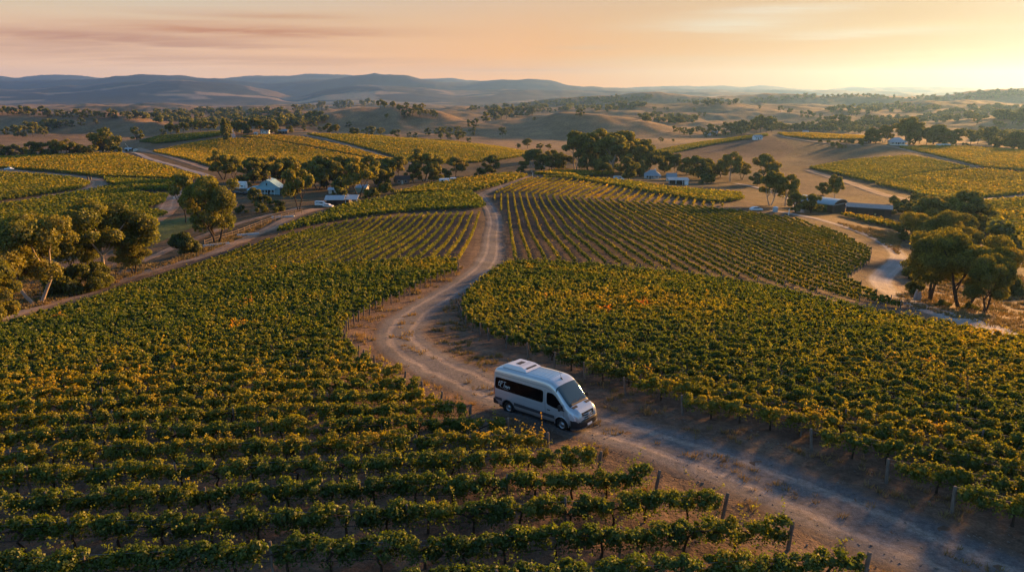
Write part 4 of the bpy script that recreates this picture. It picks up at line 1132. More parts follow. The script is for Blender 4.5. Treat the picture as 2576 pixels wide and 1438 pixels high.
def make_tree(seed, form, leaf, cover=1.5, stems=1, pale=False, tint=0.4, wide=0.8, clear=0.30, billows=22):
    """tree of height 1 as (crown mesh, trunk mesh or None)"""
    g = np.random.default_rng(seed)
    tubes, blobs = [], []
    if form in ('gum', 'dense'):
        R0 = 0.018 if form == 'gum' else 0.03
        tips = []
        for s in range(stems):
            an = 2 * math.pi * s / max(1, stems) + g.uniform(0, 1)
            lean = (0.0 if stems == 1 else 0.14)
            fx, fy = math.cos(an) * lean, math.sin(an) * lean
            b0 = np.array([math.cos(an) * 0.012 * stems, math.sin(an) * 0.012 * stems, -0.02])
            fork = np.array([fx + g.normal(0, 0.02), fy + g.normal(0, 0.02), clear])
            tubes.append(tube_np([b0, (b0 + fork) / 2 + g.normal(0, 0.008, 3), fork], (R0 * 1.25, R0, R0 * 0.85), 7))
            nl = max(2, int(6 / stems))
            for k in range(nl):
                a2 = 2 * math.pi * k / nl + g.uniform(-0.5, 0.5) + an
                rr = wide * 0.5 * g.uniform(0.35, 0.85); zz = g.uniform(0.55, 0.86)
                tip = np.array([fork[0] * 0.6 + math.cos(a2) * rr, fork[1] * 0.6 + math.sin(a2) * rr, zz])
                mid = fork * 0.5 + tip * 0.5 + np.array([0, 0, 0.02]) + g.normal(0, 0.02, 3)
                tubes.append(tube_np([fork - np.array([0, 0, 0.01]), mid, tip], (R0 * 0.62, R0 * 0.42, R0 * 0.16), 5)); tips.append(tip)
        for k in range(billows):
            if form == 'gum' and k < len(tips): c = tips[k] + g.normal(0, 0.03, 3)
            else:
                a2 = g.uniform(0, 2 * math.pi); q = math.sqrt(g.uniform(0, 1)); lev = g.uniform(0, 1)
                prof = wide * 0.5 * (0.60 + 0.5 * math.sin(math.pi * min(1, lev * 1.02 + 0.06))) * (1.0 if lev < 0.7 else 1.0 - 1.3 * (lev - 0.7))
                c = np.array([math.cos(a2) * q * prof, math.sin(a2) * q * prof, (clear * 1.05 + 0.06) + (0.90 - clear * 1.05 - 0.06) * lev])
            r = g.uniform(0.085, 0.165) * (wide / 0.8) ** 0.5
            blobs.append((c[0], c[1], min(c[2], 1 - r * 0.72), r, g.uniform(0.62, 0.85)))
    elif form == 'bush':
        for k in range(billows):
            a2, q, lev = g.uniform(0, 2 * math.pi), math.sqrt(g.uniform(0, 1)), g.uniform(0, 1)
            pr = wide * 0.5 * math.sqrt(max(0.05, 1 - lev ** 2)) * 0.85
            r = g.uniform(0.16, 0.26)
            blobs.append((math.cos(a2) * q * pr, math.sin(a2) * q * pr, 0.10 + (0.88 - r) * lev, r, 0.85))
    elif form == 'column':
        tubes.append(tube_np([(0, 0, -0.02), (0, 0, 0.3)], (0.03, 0.02), 6))
        for k in range(billows):
            lev = (k + 0.5) / billows; a2 = g.uniform(0, 6.28); pr = 0.06 * math.sin(math.pi * min(1, lev * 0.9 + 0.1))
            blobs.append((math.cos(a2) * pr, math.sin(a2) * pr, 0.10 + 0.82 * lev, 0.045 + 0.075 * math.sin(math.pi * (0.15 + 0.8 * lev)), 1.2))
    c, nv, sz, ti = crown_cloud(g, blobs, leaf, cover, tint)
    v, f = leaves(c, nv, sz, g)
    me = mesh_np('crown', v, f, M_GUM); face_attr(me, 'tint', ti)
    tm = mesh_np('trunk', *join(tubes), M_PALE if pale else M_TRUNK, True) if tubes else None
    return me, tm


# leaf sizes are shares of the tree's height; the farther kinds have coarser leaves
FORMS = {
    'gumA': [make_tree(11, 'gum', 0.021, 1.3, 2, True, 0.50, 0.96, 0.28, 34), make_tree(12, 'gum', 0.021, 1.3, 1, True, 0.48, 0.92, 0.34, 32), make_tree(13, 'gum', 0.021, 1.2, 3, False, 0.50, 0.98, 0.26, 27), make_tree(14, 'gum', 0.022, 1.15, 2, False, 0.50, 0.86, 0.24, 25)],
    'denseA': [make_tree(21, 'dense', 0.024, 1.5, 1, False, 0.44, 0.75, 0.10, 30), make_tree(22, 'dense', 0.024, 1.5, 1, False, 0.42, 0.85, 0.08, 32)],
    'bushA': [make_tree(31, 'bush', 0.055, 1.6, tint=0.26, wide=1.25, billows=16), make_tree(32, 'bush', 0.055, 1.6, tint=0.36, wide=1.5, billows=18)],
    'gumB': [make_tree(41 + i, 'gum', 0.050, 1.4, 1 + i % 2, i % 3 == 0, 0.50, 0.86 + 0.08 * (i % 3), 0.24, 21) for i in range(5)],
    'denseB': [make_tree(51 + i, 'dense', 0.055, 1.5, 1, False, 0.36, 0.88 + 0.09 * i, 0.08, 26) for i in range(4)],
    'bushB': [make_tree(61 + i, 'bush', 0.13, 1.6, tint=0.30, wide=1.3 + 0.3 * i, billows=10) for i in range(2)],
    'column': [make_tree(71, 'column', 0.05, 1.6, tint=0.34, billows=14)],
    'gumC': [make_tree(81 + i, 'gum', 0.10, 1.4, 1, False, 0.36, 0.95, 0.24, 14) for i in range(3)],
    'denseC': [make_tree(91 + i, 'dense', 0.11, 1.4, 1, False, 0.26, 0.95 + 0.12 * i, 0.08, 14) for i in range(3)],
}
print('tree faces', {k: [len(t[0].polygons) for t in v] for k, v in FORMS.items()})
WORDS = {'gum': 'gum_tree', 'dense': 'broadleaf_tree', 'bush': 'shrub', 'column': 'poplar_tree'}
CATS = {'gum': 'tree', 'dense': 'tree', 'bush': 'shrub', 'column': 'tree'}


def tree(x, y, hpx, form, label, group=None, wide=1.0, which=None, wmin=20.0, rz=None):
    px, py = hit(x, y, wmin); z = float(H(px, py))
    D = math.sqrt(px * px + py * py + (CAM_Z - z) ** 2)
    h = hpx * D / F * 1.02
    key = form if form == 'column' else form + ('A' if D < 230 else 'B' if D < 800 or form == 'bush' else 'C')
    crown, trunk = (FORMS[key][which % len(FORMS[key])] if which is not None else random.choice(FORMS[key]))
    rot = random.uniform(0, 6.28) if rz is None else rz
    s = (h * wide, h * wide, h)
    if trunk is None:
        o = link(WORDS[form], crown); o.location = (px, py, z - 0.05); o.rotation_euler = (0, 0, rot); o.scale = s
    else:
        o = empty(WORDS[form], (px, py, z - 0.05), rot); o.scale = s
        link('crown', crown, o); link('trunk', trunk, o)
    return tag(o, label, CATS[form], group)


def trees(items, noun, where, group, wmin=20.0):
    """a countable group, numbered from its left end"""
    items = sorted(items, key=lambda t: t[0])
    for i, t in enumerate(items):
        tree(t[0], t[1], t[2], t[3], f'{noun}, {nth(i + 1)} from the left {where}', group, t[4] if len(t) > 4 else 1.0, wmin=wmin)


# near, on the left
tree(95, 764, 182, 'gum', 'big gum tree with a white forked trunk beside the dirt track on the left', 'big gums left of the vine slope', 1.0, 0, rz=0.4)
tree(272, 714, 182, 'gum', 'tallest spreading gum tree with pale limbs above dark undergrowth on the left', 'big gums left of the vine slope', 1.12, 1, rz=2.0)
tree(338, 692, 96, 'gum', 'small slanting gum tree right beside the tallest gum on the left', 'big gums left of the vine slope', 1.0, 3)
tree(205, 700, 120, 'gum', 'shaded gum tree between the white-trunked gum and the tallest gum', 'big gums left of the vine slope', 0.8, 2)
tree(2, 808, 130, 'dense', 'dark bushy tree cut by the left picture edge beside the track', None, 0.8, 0)
tree(150, 742, 62, 'bush', 'low dark shrub right of the white forked gum trunk', 'undergrowth below the big gums', 1.0, 0)
tree(205, 738, 66, 'bush', 'wide dark shrub midway between the two big gum trunks', 'undergrowth below the big gums', 1.1, 1)
tree(248, 722, 60, 'bush', 'dark shrub at the foot of the tallest left gum', 'undergrowth below the big gums', 1.0, 0)
tree(60, 700, 46, 'bush', 'dim shrub behind the white forked gum', 'undergrowth below the big gums', 1.0, 1)
tree(545, 612, 152, 'gum', 'tall leafy gum tree with two dark trunks beside the rail fence', 'gums beside the rail fence', 0.84, 3)
tree(468, 560, 108, 'gum', 'shorter golden gum tree left of the tall one by the fence', 'gums beside the rail fence', 0.72, 2)
tree(535, 590, 132, 'dense', 'dark round-topped tree directly behind the tall fence gum', 'gums beside the rail fence', 0.85, 0)
tree(470, 640, 56, 'bush', 'round deep green bush standing alone beside the dirt track', None, 1.05, 0)
# around the blue house
tree(752, 530, 116, 'gum', 'leaning gum tree with a bare white trunk right of the blue house', 'gums of the blue homestead', 0.62, 1)
tree(562, 452, 68, 'gum', 'rounded gum tree left of the white caravan', 'gums of the blue homestead', 0.95)
tree(588, 450, 42, 'gum', 'small gum tree just left of the white caravan', 'gums of the blue homestead', 1.0)
tree(610, 468, 26, 'bush', 'wide dark bush behind the white caravan', None, 1.3)
trees([(640, 462, 62, 'dense'), (662, 462, 60, 'dense'), (688, 462, 66, 'gum'), (712, 460, 56, 'dense'), (735, 462, 62, 'dense'), (775, 470, 60, 'dense')], 'tall dark tree', 'in the row behind the blue house', 'windbreak behind the blue house')
tree(642, 516, 42, 'dense', 'upright dark green shrub tree on the lawn below the blue house', None, 0.85)
tree(664, 513, 24, 'bush', 'small round shrub beside the upright one on the lawn', None, 0.9)
tree(655, 534, 26, 'bush', 'rounded yellow green bush below the house lawn', 'garden mounds below the blue house', 1.1)
tree(692, 520, 18, 'bush', 'upper low dark green mound on the house lawn', 'garden mounds below the blue house', 1.6)
tree(700, 534, 16, 'bush', 'lower low green mound on the house lawn', 'garden mounds below the blue house', 1.9)
tree(610, 536, 20, 'bush', 'brownish bush left of the yellow green bush', 'garden mounds below the blue house', 1.3)
trees([(800, 478, 72, 'gum'), (822, 475, 78, 'gum'), (846, 472, 74, 'dense'), (872, 470, 76, 'gum'), (925, 474, 78, 'gum'), (948, 470, 62, 'gum'), (975, 462, 62, 'dense'), (1003, 446, 50, 'gum'), (955, 468, 50, 'dense')], 'tall tree', 'of the clump behind the white shed', 'trees behind the white shed')
tree(902, 496, 98, 'gum', 'large golden gum tree rising right behind the white roofed shed', None, 0.85)
tree(862, 490, 44, 'bush', 'big round shrub left of the golden gum by the shed', None, 0.95)
tree(852, 498, 30, 'bush', 'dark shrub in front of the big round shrub', None, 1.0)
tree(972, 488, 30, 'bush', 'grey green bush on the slope right of the golden gum', None, 1.2)
tree(935, 498, 26, 'bush', 'dark bush at the foot of the golden gum', None, 1.4)
trees([(1040, 458, 44, 'dense'), (1066, 456, 82, 'gum'), (1092, 456, 46, 'dense'), (1112, 450, 30, 'bush'), (1146, 446, 50, 'gum'), (1208, 445, 24, 'bush'), (1238, 440, 50, 'dense')], 'tree', 'along the back of the green shoulder', 'trees behind the green shoulder')
trees([(1312, 436, 30, 'dense'), (1338, 434, 56, 'gum'), (1362, 432, 44, 'dense'), (1385, 430, 50, 'gum'), (1405, 428, 42, 'dense'), (1422, 424, 40, 'gum'), (1355, 410, 34, 'dense'), (1392, 408, 30, 'dense')], 'tree', 'of the belt behind the crest', 'tree belt behind the crest')
trees([(1448, 428, 92, 'gum'), (1478, 430, 80, 'dense'), (1502, 426, 96, 'gum'), (1520, 432, 70, 'dense'), (1538, 436, 94, 'gum'), (1562, 428, 92, 'gum'), (1588, 432, 74, 'gum'), (1612, 428, 72, 'dense'), (1630, 430, 50, 'gum'), (1475, 398, 58, 'gum'), (1545, 400, 62, 'gum'), (1515, 444, 44, 'gum')], 'bushy tree', 'in the tall grove behind the crest', 'tall grove behind the crest')
tree(1582, 452, 56, 'dense', 'round dark tree left of the white cottages', None, 0.9)
tree(1608, 444, 40, 'dense', 'russet tinged tree between the round dark tree and the cottage', None, 0.8)
trees([(1672, 434, 52, 'dense'), (1700, 436, 46, 'gum'), (1728, 438, 40, 'dense'), (1756, 448, 54, 'dense'), (1778, 452, 44, 'dense'), (1796, 448, 44, 'gum'), (1812, 446, 36, 'dense'), (1660, 428, 40, 'gum')], 'leafy tree', 'behind the white cottages', 'trees behind the white cottages')
tree(1836, 456, 68, 'gum', 'tall gum tree with pale trunk at the right end of the cottage trees', None, 0.85, 0)
tree(1866, 452, 44, 'gum', 'smaller gum tree right of the tall pale-trunked one', None, 0.9)
tree(1778, 462, 26, 'bush', 'round green bush right of the long cottage verandah', None, 1.3)
tree(1918, 458, 64, 'gum', 'dark gum tree in the paddock left of the brown field', 'gums by the arched barn', 0.9)
tree(1905, 466, 30, 'dense', 'small dark tree at the foot of the dark paddock gum', 'gums by the arched barn', 1.0)
tree(1938, 516, 78, 'gum', 'large gum tree left of the arched barn', 'gums by the arched barn', 0.85)
tree(1975, 518, 72, 'gum', 'broad gum tree nearest the arched barn', 'gums by the arched barn', 0.9)
tree(2000, 534, 46, 'dense', 'round dark tree in front of the arched barn, left one', 'gums by the arched barn', 1.1)
tree(2040, 536, 44, 'dense', 'round dark tree in front of the arched barn, right one', 'gums by the arched barn', 1.05)
tree(2098, 500, 54, 'gum', 'slender gum tree behind the arched barn', 'gums by the arched barn', 0.72)
tree(2070, 490, 28, 'dense', 'small round tree beside the slender gum behind the barn', 'gums by the arched barn', 1.2)
tree(2060, 532, 20, 'bush', 'low bush between the barn and the lane', None, 1.4)
tree(2270, 538, 34, 'bush', 'pale green bush at the right end of the dark shed', None, 1.3)
tree(2302, 532, 40, 'bush', 'large grey green bush behind the dark shed', None, 1.3)
# near, on the right
tree(2341, 757, 166, 'gum', 'big gum tree with a dark forked trunk at the bend of the lane', 'big gums by the lane', 0.95, 3, rz=0.5)
tree(2420, 777, 160, 'gum', 'tallest umbrella-crowned gum tree right of the lane bend', 'big gums by the lane', 1.0, 2, rz=1.2)
tree(2474, 788, 126, 'gum', 'rounded dark gum tree, rightmost of the three big ones by the lane', 'big gums by the lane', 0.85, 3, rz=3.0)
tree(2345, 655, 110, 'gum', 'broad gum tree behind the dark forked one at the lane bend', 'big gums by the lane', 0.95, 2)
tree(2412, 640, 90, 'dense', 'dense tree behind the tall umbrella-crowned gum', 'big gums by the lane', 0.9, 1)
trees([(2274, 606, 44, 'dense'), (2285, 575, 56, 'gum'), (2312, 585, 62, 'dense'), (2335, 590, 80, 'gum'), (2362, 590, 74, 'dense'), (2395, 590, 80, 'dense'), (2428, 588, 88, 'gum'), (2450, 585, 62, 'dense'), (2318, 550, 44, 'dense'), (2360, 548, 46, 'dense')], 'round-crowned tree', 'in the thicket above the lane bend', 'thicket above the lane bend')
tree(2508, 632, 72, 'bush', 'wide dark thicket of shrub beyond the right hand gums', None, 0.95, 1)
tree(2372, 772, 18, 'bush', 'small shrub between the trunks of the right hand gums', 'low shrubs under the right hand gums', 1.3)
tree(2440, 782, 20, 'bush', 'small shrub left of the rightmost big gum trunk', 'low shrubs under the right hand gums', 1.2)
tree(2548, 742, 40, 'bush', 'olive shrub in the golden grass by the right edge', 'low shrubs under the right hand gums', 1.3)
tree(2306, 704, 46, 'bush', 'shrub leaning over the outer edge of the lane bend', 'low shrubs under the right hand gums', 0.9)
tree(2300, 742, 36, 'bush', 'grey shrub left of the dark forked gum trunk', 'low shrubs under the right hand gums', 1.1)
# hilltop houses and middle distance
tree(568, 356, 54, 'column', 'left of the two dark poplars on the hilltop drive', 'poplars on the hilltop', 1.0)
tree(578, 350, 42, 'column', 'right and shorter poplar on the hilltop drive', 'poplars on the hilltop', 1.0)
trees([(594, 336, 28, 'dense'), (608, 336, 32, 'gum'), (622, 338, 26, 'dense'), (640, 336, 34, 'gum'), (656, 336, 30, 'gum'), (682, 338, 36, 'gum'), (694, 338, 26, 'dense'), (730, 334, 16, 'dense')], 'dark tree', 'around the hilltop houses', 'trees around the hilltop houses', 500)
tree(258, 384, 52, 'dense', 'big dark clumped tree above the bright vine field on the left', None, 1.1)
tree(280, 382, 34, 'gum', 'greyish tree right of the big dark clumped one', None, 1.1)
tree(292, 388, 22, 'bush', 'round dark bush at the corner of the white hut', None, 0.8)
tree(344, 352, 27, 'dense', 'lone dark tree on the skyline of the green shoulder', None, 1.0)
trees([(-8, 396, 28, 'dense'), (18, 396, 22, 'dense'), (38, 395, 26, 'dense'), (62, 394, 20, 'dense'), (84, 394, 30, 'dense'), (106, 393, 28, 'dense'), (132, 392, 30, 'dense'), (150, 392, 34, 'gum'), (172, 391, 34, 'gum'), (188, 390, 26, 'dense'), (206, 390, 22, 'dense'), (225, 389, 20, 'dense')], 'dark tree', 'of the low belt above the left vine field', 'dark belt above the left vine field', 480)
trees([(410, 342, 14, 'dense'), (430, 340, 26, 'gum'), (444, 339, 20, 'dense'), (462, 337, 24, 'gum'), (486, 336, 24, 'gum'), (505, 335, 24, 'gum'), (524, 334, 22, 'gum'), (543, 333, 20, 'gum')], 'greyish tree', 'of the belt left of the hilltop', 'tree belt left of the hilltop', 760)
# the brown hill on the left
trees([(x + random.uniform(-4, 4), 290 + 0.03 * x + random.uniform(-2, 3), random.uniform(12, 20), random.choice(('gum', 'dense'))) for x in range(4, 330, 17)], 'small tree', 'along the crest of the left brown hill', 'trees on the crest of the left brown hill', 900)
trees([(18, 340, 16, 'dense'), (40, 342, 22, 'dense'), (58, 346, 24, 'dense'), (84, 345, 32, 'gum'), (98, 338, 18, 'dense'), (112, 344, 20, 'gum'), (118, 330, 24, 'dense'), (134, 326, 22, 'dense'), (150, 324, 16, 'dense'), (165, 318, 14, 'dense'), (182, 320, 14, 'dense'), (205, 316, 16, 'dense'), (240, 312, 12, 'dense')], 'small dark tree', 'scattered on the left brown hillside', 'trees scattered on the left brown hillside', 900)
# the middle brown hill
_z = [(700, 360, 60), (745, 362, 40), (790, 358, 60), (830, 358, 62), (870, 355, 50), (950, 352, 78), (1000, 345, 30), (1090, 328, 52), (1120, 328, 62), (1170, 325, 60), (1210, 322, 66), (1240, 320, 50), (1340, 312, 52), (1360, 308, 40), (1400, 300, 60), (1450, 306, 44), (1520, 325, 70), (1555, 328, 60), (1640, 330, 60), (1700, 362, 62), (1740, 368, 55), (1770, 330, 50), (1800, 410, 70), (1830, 400, 60), (1745, 425, 60), (1860, 370, 70), (1900, 415, 90), (1920, 350, 60), (1960, 400, 50), (2020, 410, 60), (2050, 420, 50)]
trees([((600 + a * .2782) * .936, (200 + b * .2782) * .936, h * .26 + 2, random.choice(('gum', 'gum', 'dense'))) for a, b, h in _z], 'small gum', 'over the crest of the middle brown hill', 'trees on the middle brown hill', 900)
_z = [(825, 475, 50), (880, 520, 70), (930, 545, 40), (780, 540, 45), (1030, 560, 80), (1090, 565, 70), (1215, 500, 40), (1250, 585, 60), (1290, 585, 55), (1390, 585, 70), (1440, 585, 80), (1520, 588, 70), (1650, 595, 60), (1690, 595, 60), (1800, 600, 40), (1860, 605, 40), (1980, 580, 60), (2090, 580, 70), (2130, 575, 70), (2190, 585, 70), (2270, 560, 60), (2370, 500, 60), (2440, 500, 70), (2420, 580, 70), (2100, 620, 50), (2170, 620, 55), (2270, 630, 80), (2370, 660, 50), (1580, 420, 40), (2310, 610, 60)]
trees([((600 + a * .2782) * .936, (200 + b * .2782) * .936 + 2, h * .26 + 2, random.choice(('gum', 'dense', 'dense'))) for a, b, h in _z], 'dusky tree', 'in the gullies below the middle brown hill', 'trees in the gullies of the middle brown hill', 740)
# hills in the centre right; positions read off an enlarged view
def zoomed(lst, x0, k, forms, y0=200):
    return [((x0 + a * k) * .936, (y0 + b * k) * .936, h * k * .936 + 1.5, random.choice(forms)) for a, b, h in lst]
trees(zoomed([(20, 460, 90), (70, 430, 80), (120, 440, 110), (170, 430, 100), (220, 430, 100), (270, 420, 100), (320, 410, 90), (370, 410, 90), (420, 400, 80), (470, 400, 80), (520, 365, 50), (560, 370, 50), (635, 368, 40), (735, 364, 42), (690, 364, 20)], 1300, .2782, ('gum', 'dense')), 'tree', 'in the wood left of the round brown hill', 'wood left of the round brown hill', 900)
tree((1300 + 930 * .2782) * .936, (200 + 404 * .2782) * .936, 18, 'dense', 'lone round tree on top of the round brown hill', None, 1.0, wmin=900)
tree((1300 + 185 * .2782) * .936, (200 + 612 * .2782) * .936, 27, 'gum', 'lone slim dark tree low on the round brown hill', None, 0.7, wmin=740)
tree((1300 + 490 * .2782) * .936, (200 + 445 * .2782) * .936, 8, 'dense', 'tiny bush left of the top of the round brown hill', None, 1.2, wmin=900)
trees(zoomed([(335, 712, 40), (425, 715, 85), (545, 735, 65), (630, 730, 55), (1490, 690, 60), (1540, 690, 55), (1600, 680, 45), (1710, 660, 45), (1830, 655, 25), (1370, 700, 40)], 1300, .2782, ('gum', 'dense')), 'small tree', 'at the foot of the round brown hill', 'trees at the foot of the round brown hill', 600)
trees(zoomed([(1840, 560, 55), (1890, 570, 50), (1940, 580, 60), (2000, 605, 80), (2070, 560, 50), (2110, 570, 50), (2190, 580, 90), (2250, 600, 90), (2330, 590, 110), (2390, 590, 110), (2440, 580, 110), (2490, 580, 120), (2150, 610, 60)], 1300, .2782, ('gum', 'dense', 'dense')), 'dusky tree', 'around the distant farmstead', 'trees around the distant farmstead', 800)
trees(zoomed([(1350, 290, 14), (1525, 290, 18), (1640, 345, 26), (1660, 345, 24), (1745, 345, 20), (1775, 345, 20), (2030, 360, 30), (2080, 405, 34), (2135, 405, 32), (2215, 295, 22), (2290, 297, 26), (2370, 292, 28), (2410, 288, 22), (2440, 285, 26), (2490, 280, 20), (2130, 305, 12), (2190, 250, 12)], 1300, .2782, ('dense',)), 'far small round tree', 'dotting the pale hills', 'trees dotting the pale hills', 1300)
trees(zoomed([(140, 318, 26), (335, 345, 46), (418, 368, 44), (525, 395, 50), (590, 405, 60), (640, 400, 36), (700, 395, 30), (820, 350, 30), (885, 355, 28), (985, 390, 46), (1030, 392, 50), (1135, 385, 44), (190, 270, 24), (75, 262, 26), (280, 420, 28)], 2000, .2919, ('dense', 'gum')), 'hazy tree', 'on the pale rolling slope', 'trees on the pale rolling slope', 1000)
trees(zoomed([(150, 540, 145), (200, 545, 140), (115, 530, 120), (250, 530, 80), (330, 528, 76), (385, 525, 50)], 2000, .2919, ('gum',)), 'tall dark gum', 'on the rise beside the flat vine field', 'gums on the rise by the flat vine field', 560)
trees(zoomed([(430, 525, 45), (480, 522, 60), (530, 520, 70), (600, 530, 40), (680, 525, 45), (725, 530, 55), (800, 535, 70), (860, 500, 110), (920, 500, 100), (960, 545, 50), (1010, 545, 50), (1070, 550, 50), (690, 470, 60), (770, 470, 70), (1130, 460, 70), (1200, 450, 60), (1280, 455, 50), (1340, 450, 45)], 2000, .2919, ('dense', 'gum')), 'hazy tree', 'in the belt behind the flat vine field', 'belt behind the flat vine field', 780)
trees(zoomed([(1160, 635, 120), (1210, 635, 100), (1130, 630, 80), (1285, 630, 130), (1320, 625, 80), (1480, 640, 200), (1530, 640, 190), (1570, 640, 150), (1610, 640, 110), (1680, 645, 120), (1740, 645, 140), (1790, 645, 140), (1840, 655, 110), (1900, 660, 110), (1950, 660, 120), (1520, 648, 60), (2080, 650, 110), (2150, 640, 110), (2250, 650, 130), (2330, 660, 110)], 2000, .2919, ('gum', 'gum', 'dense')), 'tree', 'around the right hand homestead', 'trees around the right hand homestead', 560)
trees(zoomed([(700, 628, 24), (775, 632, 24), (810, 665, 40), (850, 665, 36), (880, 680, 30), (905, 625, 36), (960, 628, 34), (1000, 640, 40), (1065, 640, 46), (1090, 655, 20), (920, 675, 26)], 2000, .2919, ('bush',)), 'dark shrub', 'on the bare bank below the homestead', 'shrubs on the bank below the homestead', 500)
trees(zoomed([(2320, 680, 70), (2480, 690, 130), (2530, 690, 120), (2420, 670, 100), (2030, 665, 30), (2560, 700, 100)], 2000, .2919, ('dense', 'bush')), 'hazy bush or tree', 'behind the sunlit vine field', 'bushes behind the sunlit vine field', 560)
trees(zoomed([(1950, 415, 34), (2065, 415, 60), (2110, 415, 34), (2140, 468, 52), (2470, 455, 74), (2540, 470, 46), (2330, 530, 80), (2370, 530, 60), (1815, 388, 24), (1905, 405, 28), (2020, 560, 50), (2180, 530, 40)], 2000, .2919, ('gum', 'dense')), 'lone hazy tree', 'on the golden flats at the right', 'trees on the golden flats', 900)
tree(2245, 514, 20, 'bush', 'small dark bush on the field edge above the dark shed', None, 1.1)


# woods too dense to count
def wood(poly, n_, h, label, wmin=800, wmax=1e5, tint=0.26, leaf=0.16):
    g = np.random.default_rng(int(abs(poly[0][0]) * 7 + n_))
    P = np.array(poly, float); lo, hi = P.min(0), P.max(0)
    C, Nn, Sz, T = [], [], [], []
    k = 0; tries = 0
    while k < n_ and tries < n_ * 30:
        tries += 1
        x, y = g.uniform(lo[0], hi[0]), g.uniform(lo[1], hi[1])
        if not bool(in_poly(np.array(x), np.array(y), poly)): continue
        a, b = hit(x, y, wmin)
        if b > wmax: continue
        k += 1
        z = float(H(a, b)); hh = h * g.uniform(0.6, 1.25)
        bl = [(g.normal(0, 0.18), g.normal(0, 0.18), g.uniform(0.25, 0.72), g.uniform(0.20, 0.34), 0.8) for _ in range(5)]
        c, nv, sz, ti = crown_cloud(g, bl, leaf, 1.15, tint + g.normal(0, 0.05))
        C.append(c * hh + np.array([a, b, z])); Nn.append(nv); Sz.append(sz * hh); T.append(ti)
    v, f = leaves(np.vstack(C), np.vstack(Nn), np.hstack(Sz), g)
    me = mesh_np('woodland', v, f, M_GUM); face_attr(me, 'tint', np.hstack(T))
    print('wood', label, k, len(f))
    return tag(link('woodland', me), label, kind='stuff')


wood([(330, 296), (430, 288), (560, 290), (700, 292), (740, 300), (700, 316), (600, 318), (500, 322), (440, 318)], 150, 13, 'dark wooded valley floor between the brown hills', 1000, 2600)
wood([(380, 284), (560, 276), (740, 282), (760, 290), (560, 292), (400, 290)], 120, 14, 'far belt of woods before the mountains', 1500, 4200, leaf=0.2)
wood([(740, 300), (800, 292), (830, 305), (760, 320), (700, 318)], 50, 12, 'wood on the left flank of the middle brown hill', 900, 1700)
wood([(1160, 278), (1300, 268), (1400, 254), (1520, 246), (1640, 244), (1640, 252), (1500, 262), (1380, 272), (1240, 284)], 160, 15, 'wooded skyline ridge right of the mountains', 1800, 4300, leaf=0.2)
wood([(1420, 262), (1560, 256), (1640, 262), (1600, 276), (1480, 284), (1400, 280)], 110, 14, 'dark wood on the hillside behind the round brown hill', 1500, 4000, leaf=0.2)
wood([(1590, 296), (1660, 290), (1740, 298), (1760, 310), (1700, 312), (1620, 306)], 70, 11, 'wood in the dip right of the round brown hill', 1100, 2600)
wood([(1700, 256), (1780, 250), (1850, 254), (1860, 264), (1760, 268)], 60, 14, 'dark wood below the pale far hill', 1800, 4300, leaf=0.2)
wood([(1880, 254), (2000, 244), (2060, 234), (2160, 240), (2250, 244), (2260, 250), (2120, 246), (2000, 252), (1900, 262)], 120, 14, 'trees along the far right skyline hill', 2200, 4300, leaf=0.2)
wood([(2060, 276), (2200, 262), (2330, 268), (2380, 276), (2300, 286), (2180, 282), (2080, 284)], 110, 13, 'hazy wood on the second right hand ridge', 1500, 3600, leaf=0.2)
wood([(2250, 250), (2400, 240), (2480, 232), (2640, 226), (2640, 246), (2480, 250), (2350, 256)], 120, 15, 'hazy wooded ridge near the glow', 2000, 4300, leaf=0.2)
wood([(2320, 296), (2400, 276), (2520, 268), (2640, 266), (2640, 302), (2500, 306), (2400, 300)], 170, 14, 'hazy wooded rise at the right edge', 1100, 3200, leaf=0.18)
wood([(2170, 306), (2260, 300), (2360, 296), (2420, 306), (2300, 314), (2200, 322)], 80, 12, 'hazy wood before the golden flats', 1000, 2400)
wood([(2060, 318), (2180, 312), (2240, 318), (2160, 336), (2060, 334)], 60, 11, 'hazy wood left of the golden flats', 900, 1800)
wood([(1840, 318), (1960, 322), (2060, 316), (2060, 330), (1920, 332), (1850, 334)], 60, 10, 'tree line behind the distant farmstead', 900, 2200)
wood([(2440, 350), (2520, 340), (2640, 338), (2640, 370), (2540, 366), (2460, 362)], 60, 11, 'hazy thicket at the right edge behind the vines', 650, 1500)
# ---------------------------------------------------------------- buildings and yard things
def iron(name, col, rough=0.45, metal=0.25, k=9.0):
    """corrugated roofing: ridges run down the slope"""
    m = plain(name, col, rough, 0.4, metal, var=0.12, scale=1.2)
    n = NT(m.node_tree); b = n.n['Principled BSDF']
    tc = n.new('ShaderNodeTexCoord').outputs['Object']
    w = n.new('ShaderNodeTexWave', wave_type='BANDS', bands_direction='X'); w.inputs['Scale'].default_value = k
    n.l.new(tc, w.inputs[0])
    bp = n.new('ShaderNodeBump'); bp.inputs['Strength'].default_value = 0.6; bp.inputs['Distance'].default_value = 0.05
    n.l.new(w.outputs[1], bp.inputs['Height']); n.l.new(bp.outputs[0], b.inputs['Normal'])
    return m


